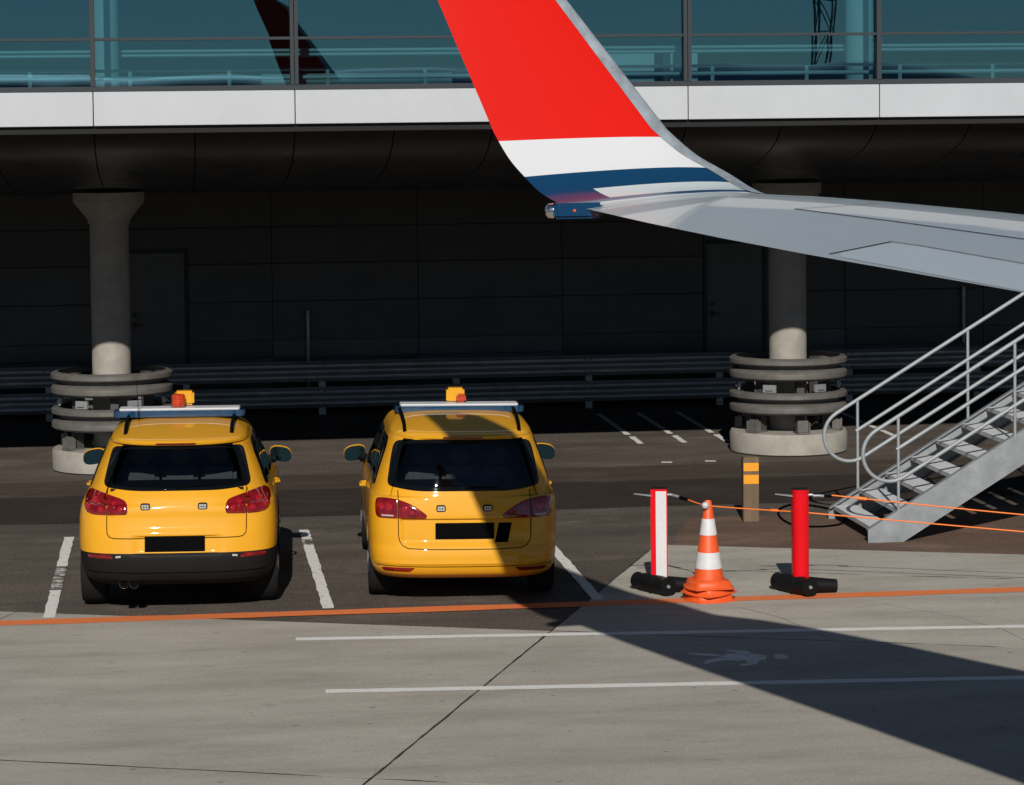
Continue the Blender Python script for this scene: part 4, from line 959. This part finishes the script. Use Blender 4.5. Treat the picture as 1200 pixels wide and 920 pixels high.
# ---- the people carrier
def car_b():
    root = thing('yellow_minivan', 'yellow minivan with painted bumper, half in the winglet shadow', 'car', (2.555, 24.50, 0.0), (0, math.radians(0.7), math.radians(-2.6)), group='yellow airport service cars')
    lv = [(0.24, 0.78, 0.16, 4.2), (0.29, 0.825, 0.050, 4.26), (0.36, 0.85, 0.012, 4.30), (0.44, 0.862, 0.0, 4.31), (0.53, 0.868, 0.018, 4.30), (0.545, 0.869, 0.026, 4.30), (0.66, 0.874, 0.038, 4.28), (0.80, 0.875, 0.058, 4.15), (0.92, 0.868, 0.082, 3.85), (1.00, 0.850, 0.105, 3.40), (1.04, 0.835, 0.119, 3.25), (1.10, 0.818, 0.139, 3.18), (1.30, 0.755, 0.212, 2.95), (1.45, 0.700, 0.277, 2.72), (1.495, 0.682, 0.300, 2.64), (1.507, 0.676, 0.262, 2.62), (1.53, 0.668, 0.255, 2.58), (1.55, 0.658, 0.29, 2.54), (1.585, 0.625, 0.50, 2.45), (1.615, 0.565, 0.76, 2.3), (1.637, 0.47, 1.02, 2.1), (1.650, 0.30, 1.25, 1.9), (1.653, 0.10, 1.4, 1.7)]
    def disp(x, y, z):
        if y > 0.8: return 0.0
        # plate shelf in the hatch below the crease
        d = 0.030*sstep(0.60, 0.55, abs(x))*sstep(0.545, 0.60, z)*sstep(0.803, 0.789, z)
        # bumper: a soft step along its lower third
        d -= 0.010*sstep(0.385, 0.395, z)*sstep(0.42, 0.40, z)
        return d
    me = car_body(lv, [0.36], lambda z: 3.6 if z < 1.0 else 3.2 if z < 1.5 else 2.6, lambda z: 0.55 if z < 1.0 else 0.7, disp, ((0.80, 3.48), 0.37, 0.775, 0.335))
    sk = Skin(me, root); cut_hole(me, GWB, 0.935)
    CAB = (0.68, 0.55, 0.14, 0.31, 0.98, 1.06, 1.50)
    me.materials.clear(); me.materials.append(M['yellow']); smooth_mesh(me, 38); inst('body', me, root)
    gw = GWB
    win = sk.patch('rear_window', gw, M['cabinglass'], 0.005, rings=26, npt=200, f1=0.91, skirt=0.001)
    sk.patch('window_frit', gw, M['carglass'], 0.006, rings=8, npt=200, f0=0.885, parent=win)
    cabin(root, CAB)
    sk.seam('window_seal', gw+[gw[0]], 0.005, parent=win, m=M['black'], off=0.002)
    pts = []
    for x, z in ((0.0, 1.068), (0.12, 1.075), (0.30, 1.072)): h, n = sk.hit(x, z, 'rear'); pts.append(h+n*0.016)
    MB().tube(pts, [0.012, 0.008, 0.006], 6).build('wiper', M['black'], root)
    outer = rounded([(0.612, 0.822), (0.785, 0.822), (0.808, 0.85), (0.812, 0.94), (0.798, 0.998), (0.70, 1.005), (0.612, 0.992)], [.01, .03, .03, .04, .03, .04, .01])
    inner = rounded([(0.602, 0.822), (0.602, 0.989), (0.52, 0.965), (0.43, 0.915), (0.345, 0.855), (0.352, 0.824)], [.01, .01, .04, .04, .02, .015])
    for s in (1, -1):
        f = (lambda p: p) if s > 0 else mir
        l = sk.patch('tail_lamp', f([(x, z-0.022) for x, z in outer]), M['lamp'], 0.011, rings=6)
        sk.patch('lens', f([(x, z-0.022) for x, z in inner]), M['lamp'], 0.011, parent=l, rings=6)
        for cx, cz, r in ((0.69, 0.925, 0.040), (0.76, 0.925, 0.036)): sk.patch('lens', [(s*x, z) for x, z in circ(cx, cz-0.022, r)], M['lamp2'], 0.013, parent=l, rings=3, npt=24)
        for cx, cz, r in ((0.545, 0.91, 0.026), (0.48, 0.875, 0.022)): sk.patch('lens', [(s*x, z) for x, z in circ(cx, cz-0.022, r)], M['lamp2'], 0.013, parent=l, rings=3, npt=24)
        sk.patch('reversing_lens', f([(0.63, 0.815), (0.77, 0.815), (0.77, 0.832), (0.63, 0.832)]), M['lens_clear'], 0.013, parent=l, rings=3, npt=32)
        sk.patch('rear_reflector', f(rounded([(0.50, 0.318), (0.73, 0.320), (0.76, 0.345), (0.74, 0.357), (0.455, 0.356)], 0.008)), M['lamp'], 0.006, rings=3, npt=48)
    sk.seam('hatch_joint', [(-0.607, 1.05), (-0.607, 0.66), (-0.598, 0.60), (-0.57, 0.555), (-0.52, 0.532), (-0.3, 0.524), (0, 0.522), (0.3, 0.524), (0.52, 0.532), (0.57, 0.555), (0.598, 0.60), (0.607, 0.66), (0.607, 1.05)], 0.0045)
    sk.seam('bumper_joint', [(-0.80, 0.372), (-0.4, 0.366), (0, 0.364), (0.4, 0.366), (0.80, 0.372)], 0.0035)
    sk.patch('number_plate', [(-0.270, 0.612), (0.268, 0.612), (0.268, 0.758), (-0.270, 0.758)], M['black'], 0.014, rings=4)
    sk.patch('sticker', [(0.275, 0.580), (0.395, 0.580), (0.432, 0.757), (0.312, 0.757)], M['black'], 0.006, rings=4, label='black slanted sticker beside the number plate')
    for x in (-0.218, 0.210): strobe(sk, x, 0.893, root)
    sk.patch('high_brake_lamp', [(-0.19, 1.510), (0.18, 1.510), (0.18, 1.528), (-0.19, 1.528)], M['lampdark'], 0.005, rings=2, npt=64)
    for s, side in ((1, 'right'), (-1, 'left')):
        sk.patch('side_window', rounded([(0.52, 1.06), (1.35, 1.05), (1.35, 1.48), (0.72, 1.49), (0.62, 1.40)], 0.05), M['carglass'], 0.004, side=side)
        sk.patch('side_window', rounded([(1.40, 1.05), (2.45, 1.04), (2.45, 1.49), (1.40, 1.49)], 0.05), M['carglass'], 0.004, side=side)
        sk.patch('side_window', rounded([(2.50, 1.04), (3.20, 1.03), (2.72, 1.47), (2.50, 1.48)], 0.05), M['carglass'], 0.004, side=side)
        mirror_wing(root, sk, s, s*0.945, 2.55, 1.105)
        sk.seam('door_joint', [(1.375, 0.55), (1.375, 1.04)], 0.004, side=side)
        h, n = sk.hit(1.55, 0.93, side); MB().tube([(h.x, 1.50, 0.925), (h.x+s*0.05, 1.53, 0.925), (h.x+s*0.05, 1.70, 0.925), (h.x, 1.73, 0.925)], 0.016, 8).build('door_handle', M['yellow'], root, smooth=40)
        roof_rail(root, sk, s*0.55, 0.50, 2.3, 0.05, M['black'])
    car_wheels(root, (0.80, 3.48), 0.755, 0.33, 0.215)
    MB().box(-0.58, 0.58, 1.2, 3.9, 0.18, 0.25).build('underbody', M['black'], root)
    light_bar(root, 1.55, 1.628, 1.25).location.x = 0.03
    t = thing_part('beacon', root, (-0.025, 1.62, 1.70))
    MB().box(-0.06, 0.115, 0.0, 0.14, 0.0, 0.145).build('beacon_box', M['yellow'], t, bevel=0.02)
    MB().box(0.03, 0.125, -0.09, 0.0, 0.01, 0.095).build('amber_lens', M['amber'], t, bevel=0.018)
    MB().lathe([(0.09, 0), (0.07, 0.018), (0.0001, 0.02)], (0.05, -0.02, -0.02), 20).build('beacon_foot', M['black'], t, smooth=40)
    return root
car_b()

# ------------------------------------------------------------------ boarding steps
st = thing('metal_stairs', 'galvanised metal stairs with tube handrails leaning up to the right', 'stairs', (7.07, 28.25, 0))
RUN, RISE = 0.290, 0.1745; SL = RISE/RUN; NST = 19; WY = 0.86
def stringer(y, yi, m):
    """channel: web with top and bottom flanges turned inwards"""
    L_ = RUN*NST; t = 0.012
    def top(x): return 0.135+SL*x
    def bot(x): return top(x)-0.36
    xb = (0.36-0.135)/SL
    web = [(0, 0), (xb, 0), (L_, bot(L_)), (L_, top(L_)), (0, top(0))]
    b = MB().prism(web, y-t/2, y+t/2, axis='y')
    d = 0.075 if yi > 0 else -0.075
    for f in (lambda x: top(x), ):
        b.prism([(0, f(0)-0.012), (L_, f(L_)-0.012), (L_, f(L_)+0.002), (0, f(0)+0.002)], min(y, y+d), max(y, y+d), axis='y')
    b.prism([(xb, 0.0), (L_, bot(L_)), (L_, bot(L_)+0.012), (xb+0.0, 0.012)], min(y, y+d), max(y, y+d), axis='y')
    return b.build('stringer', m, st)
stringer(-WY, 1, M['galv_light']); stringer(WY, -1, M['galv_light'])
tm = MB()
tm.box(0, 0.25, -WY+0.015, WY-0.015, -0.006, 0); tm.box(0, 0.012, -WY+0.015, WY-0.015, -0.045, -0.0065); tm.box(0.238, 0.25, -WY+0.015, WY-0.015, -0.045, -0.0065)
tme = tm.mesh('tread', M['tread'])
for i in range(NST-1):
    o = inst('tread', tme, st, (0.05+RUN*i, 0, 0.155+RISE*i))
# rails: top and bottom tube joined by a bend at the foot, a middle tube, posts
def rails(y, x0, m):
    zt = lambda x: 1.115+SL*x; r = 0.021; L_ = RUN*NST; sp = 0.345*1.0
    a = math.atan(SL); R_ = 0.335*math.cos(a)
    # bend: half circle at the foot between top rail and bottom rail
    cx, cz = x0, zt(x0)-0.335; pts = [(L_, y, zt(L_))]
    for i in range(19):
        q = math.radians(90)+a+PI*i/18; pts.append((cx+R_*math.cos(q)+0*0, y, cz+R_*math.sin(q)))
    pts.append((L_, y, zt(L_)-0.67))
    MB().tube(pts, r, 12).build('handrail', m, st, smooth=50)
    MB().tube([(0.31, y, zt(0.31)-0.335), (L_, y, zt(L_)-0.335)], r*0.95, 12).build('middle_rail', m, st, smooth=50)
    for x in (0.33, 1.58, 2.83, 4.08, 5.33):
        MB().tube([(x, y, 0.135+SL*x-0.05), (x, y, zt(x))], 0.0165, 10).build('rail_post', m, st, smooth=50)
rails(-WY+0.01, 0.24, M['tube']); rails(WY-0.01, 0.24, M['tube'])
b = MB().box(RUN*NST, RUN*NST+1.6, -WY, WY, RISE*NST-0.06, RISE*NST); b.build('landing', M['galv_light'], st)
for x in (RUN*NST+0.15, RUN*NST+1.45):
    for y in (-WY+0.08, WY-0.08): MB().box(x-0.04, x+0.04, y-0.04, y+0.04, 0, RISE*NST-0.061).build('leg', M['galv_light'], st)

# ------------------------------------------------------------------ barrier posts
def barrier_post(name, label, x, y, rz, strip, tilt=0):
    t = thing(name, label, 'barrier post', (x, y, 0.0075), (0, 0, 0), group='red barrier posts holding the orange rope')
    p = thing_part('post', t, (0, 0, 0)); p.rotation_euler = (0, tilt, rz)
    w = 0.078
    # D shaped shell: flat face to -y, rounded back
    prof = [(-w, -0.035), (w, -0.035)]+[(w*math.cos(a), 0.02+0.075*math.sin(a)) for a in [PI*i/14 for i in range(15)]]
    c = MB().prism(prof, 0.085, 0.975).build('post_shell', M['red_plastic'], p, bevel=0.006, smooth=40)
    if strip:
        MB().box(-w+0.048, w-0.010, -0.0385, -0.0345, 0.105, 0.955).build('reflective_strip', M['white_refl'], p)
        MB().box(-w+0.040, -w+0.044, -0.0425, -0.030, 0.09, 0.965).build('shell_rib', M['red_plastic'], p)
    MB().prism([(a*0.96, b2*0.96) for a, b2 in prof], 0.9755, 0.983).build('cap', M['plastic'], p)
    # rubber foot: two drums crossing under the post
    f = thing_part('foot', t, (0, 0, 0))
    def drum(name, a, b_, ra, rb, hub):
        A_ = Vector((a[0], a[1], ra)); B_ = Vector((b_[0], b_[1], rb)); d = (B_-A_); n = 8
        P = [A_.lerp(B_, i/n) for i in range(n+1)]; rad = [ra+(rb-ra)*i/n for i in range(n+1)]
        if hub: rad[0] = ra*0.98; rad[1] *= 0.88; rad[-2] *= 0.88
        MB().tube(P, rad, 24).build(name, M['rubber'], f, smooth=35)
        if hub:
            e = d.normalized()
            MB().tube([B_-e*0.005, B_+e*0.012], [0.02, 0.014], 14).build('hub_cap', M['galv_light'], f, smooth=30)
    drum('drum', (-0.17, 0.235), (0.045, -0.215), 0.082, 0.088, True)
    drum('drum', (-0.10, -0.02), (0.335, -0.02), 0.088, 0.062, False)
    MB().lathe([(0.115, 0.03), (0.11, 0.10), (0.09, 0.115)], (0, 0, 0), 24).build('socket', M['rubber'], f, smooth=35)
    # hook plates for the rope
    MB().add([(-0.075, -0.01, 0.915), (-0.075, -0.03, 0.907), (-0.24, -0.02, 0.932), (-0.24, -0.012, 0.937), (-0.075, -0.01, 0.923), (-0.075, -0.03, 0.915), (-0.24, -0.02, 0.936), (-0.24, -0.012, 0.941)],
             [(0, 1, 2, 3), (4, 7, 6, 5), (0, 4, 5, 1), (1, 5, 6, 2), (2, 6, 7, 3), (3, 7, 4, 0)]).build('hook', M['galv_light'], t)
    MB().tube([(0.07, 0, 0.915), (0.105, -0.01, 0.92), (0.125, -0.012, 0.912)], 0.012, 8).build('hook', M['galv_light'], t, smooth=40)
    return t
barrier_post('barrier_post', 'red barrier post with white reflective strip and black rubber foot', 4.42, 24.86, math.radians(-10), True)
barrier_post('barrier_post', 'plain red barrier post with black rubber foot, its rounded back showing', 5.70, 24.58, math.radians(175), True)
barrier_post('barrier_post', 'red barrier post on the apron past the metal stairs', 8.95, 23.75, math.radians(175), False)

# ------------------------------------------------------------------ traffic cones, nested
CONE_LABELS = ['orange traffic cone with two white bands, top of the stack', 'orange traffic cone nested in the middle of the stack', 'bottom orange traffic cone of the stack, flat on the concrete']
def cone(z, label, rz, tx, full):
    t = thing('traffic_cone', label, 'traffic cone', (4.80, 24.42, z+0.0075), (tx, 0, rz), group='stacked orange traffic cones')
    R = lambda h: (0.150-(0.150-0.034)*h/0.79)*(1 if full else 0.94)
    zs = [0.0, 0.13, 0.29, 0.305, 0.44, 0.455, 0.595, 0.61, 0.79]
    def ring(name, h0, h1, m, o=0.0, extra=None):
        pr = [(R(h0)+o, h0), (R(h1)+o, h1)]
        if extra: pr += extra
        pr += [(R(h1)-0.006+o if not extra else 0.026, h1 if not extra else h1-0.005), (R(h0)-0.006+o, h0)]
        return MB().lathe(pr, n=40, close=True).build(name, m, t, smooth=35)
    ring('cone_body', 0.055, 0.80 if full else 0.5, M['cone_orange'], 0.0, [(0.030, 0.806)])
    if full:
        for a, b_ in ((0.185, 0.335), (0.492, 0.642)): MB().lathe([(R(a)+0.001, a), (R(a)+0.0035, a+0.002), (R(b_)+0.0035, b_-0.002), (R(b_)+0.001, b_)], n=40, close=True).build('white_band', M['white_refl'], t, smooth=35)
    # skirt: rounded square, slightly warped
    n = 48; vs = []; fs = []; rr = random.Random(int(z*1000)+3)
    ph = rr.uniform(0, 6)
    for (q, h) in ((0.145, 0.085), (0.165, 0.083), (0.190, 0.070), (0.205, 0.046), (0.212, 0.020), (0.232, 0.010), (0.232, 0.0), (0.20, 0.004), (0.14, 0.06)):
        for k in range(n):
            a = 2*PI*k/n; sq = 1/max(abs(math.cos(a)), abs(math.sin(a))); f = 1+(sq-1)*(0.12 if q < 0.16 else 0.42); f *= 0.95
            vs.append((q*f*math.cos(a), q*f*math.sin(a), h+(0.006*math.sin(2*a+ph)+0.006 if q > 0.15 and z > 0.01 else 0)))
    m = 9
    for i in range(m):
        j = (i+1) % m
        for k in range(n): fs.append((i*n+k, i*n+(k+1) % n, j*n+(k+1) % n, j*n+k))
    MB().add(vs, fs).build('cone_skirt', M['cone_orange'], t, smooth=50)
    return t
cone(0.0, CONE_LABELS[2], 0.25, 0.0, False)
cone(0.055, CONE_LABELS[1], 0.6, 0.0, False)
cone(0.108, CONE_LABELS[0], 0.15, 0.0, True)

# ------------------------------------------------------------------ ropes
def sag(a, b, s, n=16):
    A_, B_ = Vector(a), Vector(b); return [A_.lerp(B_, i/n)-Vector((0, 0, 4*s*(i/n)*(1-i/n))) for i in range(n+1)]
r1 = thing('rope', 'orange rope from the white striped post over the cone and past the stairs', 'rope', (4.55, 24.84, 0.0), group='orange barrier ropes')
def rp(pts, r, nm, m, root):
    o = root.location; return MB().tube([Vector(p)-o for p in pts], r, 8).build(nm, m, root, smooth=50)
rp([(4.545, 24.85, 0.92), (4.58, 24.80, 0.915), (4.62, 24.73, 0.905)], 0.014, 'snap_hook', M['galv_light'], r1)
rp([(4.60, 24.76, 0.908), (4.66, 24.66, 0.90)], 0.017, 'shackle', M['black'], r1)
rp(sag((4.66, 24.66, 0.900), (4.775, 24.37, 0.882), 0.004, 8)+sag((4.775, 24.37, 0.882), (5.70, 24.70, 0.752), 0.004, 16)[1:]+sag((5.70, 24.70, 0.752), (8.95, 23.68, 0.50), 0.0, 24)[1:], 0.0065, 'rope_line', M['rope_orange'], r1)
o = MB().sphere((4.765-4.55, 24.37-24.84, 0.884), 0.034, 10).build('stopper_ball', M['interior_rail'], r1, smooth=60)
rp([(5.43, 24.604, 0.788), (5.47, 24.618, 0.783), (5.50, 24.629, 0.779)], 0.013, 'knot', M['rope_orange'], r1)
r2 = thing('rope', 'orange rope hooked to the plain red post and running past the stairs', 'rope', (5.82, 24.57, 0.0), group='orange barrier ropes')
rp([(5.825, 24.57, 0.915), (5.87, 24.56, 0.918), (5.92, 24.56, 0.912)], 0.014, 'snap_hook', M['galv_light'], r2)
rp([(5.92, 24.56, 0.912), (6.0, 24.58, 0.905)], 0.012, 'shackle', M['black'], r2)
rp(sag((6.0, 24.58, 0.915), (8.95, 23.68, 0.655), 0.01, 30), 0.0065, 'rope_line', M['rope_orange'], r2)
rp([(6.22, 24.515, 0.892), (6.26, 24.502, 0.889), (6.31, 24.487, 0.884)], 0.016, 'knot', M['rope_orange'], r2)
cb = thing('black_cable', 'thin black cable looped on the brown asphalt at the foot of the stairs', 'cable', (6.7, 28.9, 0))
pts = [(6.55, 29.05, 0.014), (6.57, 28.75, 0.014), (6.70, 28.55, 0.014), (6.9, 28.52, 0.014), (7.12, 28.7, 0.014), (7.3, 29.3, 0.014), (7.2, 29.9, 0.014), (6.95, 30.2, 0.014), (6.7, 29.9, 0.014), (6.58, 29.4, 0.014), (6.55, 29.05, 0.014)]
cm = []
for i in range(len(pts)-1):
    p0, p1, p2, p3 = [Vector(pts[max(0, min(len(pts)-1, i+k))]) for k in (-1, 0, 1, 2)]
    for q in range(6):
        t = q/6; cm.append(0.5*((2*p1)+(p2-p0)*t+(2*p0-5*p1+4*p2-p3)*t*t+(3*p1-p0-3*p2+p3)*t**3))
MB().tube([p-Vector(cb.location) for p in cm], 0.012, 8).build('cable_loop', M['black'], cb, smooth=50)

# ------------------------------------------------------------------ short wooden post with amber bands
wp = thing('wooden_post', 'short brown wooden post with two amber reflective bands', 'post', (6.195, 29.12, 0.0), (0, 0, math.radians(-4)))
MB().box(-0.085, 0.085, -0.085, 0.085, 0, 0.715).build('post_body', M['wood'], wp, bevel=0.008)
for z0, z1 in ((0.565, 0.655), (0.425, 0.525)):
    MB().box(-0.083, 0.083, -0.0885, -0.0855, z0, z1).build('reflective_band', M['band_orange'], wp)

# ------------------------------------------------------------------ lattice light mast far behind the airliner
ms = thing('lattice_mast', 'tall grey lattice light mast on the far apron, mirrored in the terminal glass', 'mast', (24.4, -40.0, 0))
hw = 0.29; NB = 20; dh = 1.25
for sx in (-1, 1):
    for sy in (-1, 1): MB().tube([(sx*hw, sy*hw, 0), (sx*hw, sy*hw, NB*dh)], 0.04, 6).build('mast_leg', M['galv'], ms)
for i in range(NB):
    z = i*dh
    for sy in (-1, 1):
        MB().tube([(-hw, sy*hw, z), (hw, sy*hw, z+dh)] if i % 2 else [(hw, sy*hw, z), (-hw, sy*hw, z+dh)], 0.022, 5).build('brace', M['galv'], ms)
        MB().tube([(-hw, sy*hw, z+dh), (hw, sy*hw, z+dh)], 0.02, 5).build('cross_bar', M['galv'], ms)
    for sx in (-1, 1):
        MB().tube([(sx*hw, -hw, z), (sx*hw, hw, z+dh)], 0.022, 5).build('brace', M['galv'], ms)
MB().box(-1.6, 1.6, -0.25, 0.25, NB*dh, NB*dh+0.35).build('lamp_head', M['galv'], ms, bevel=0.04)
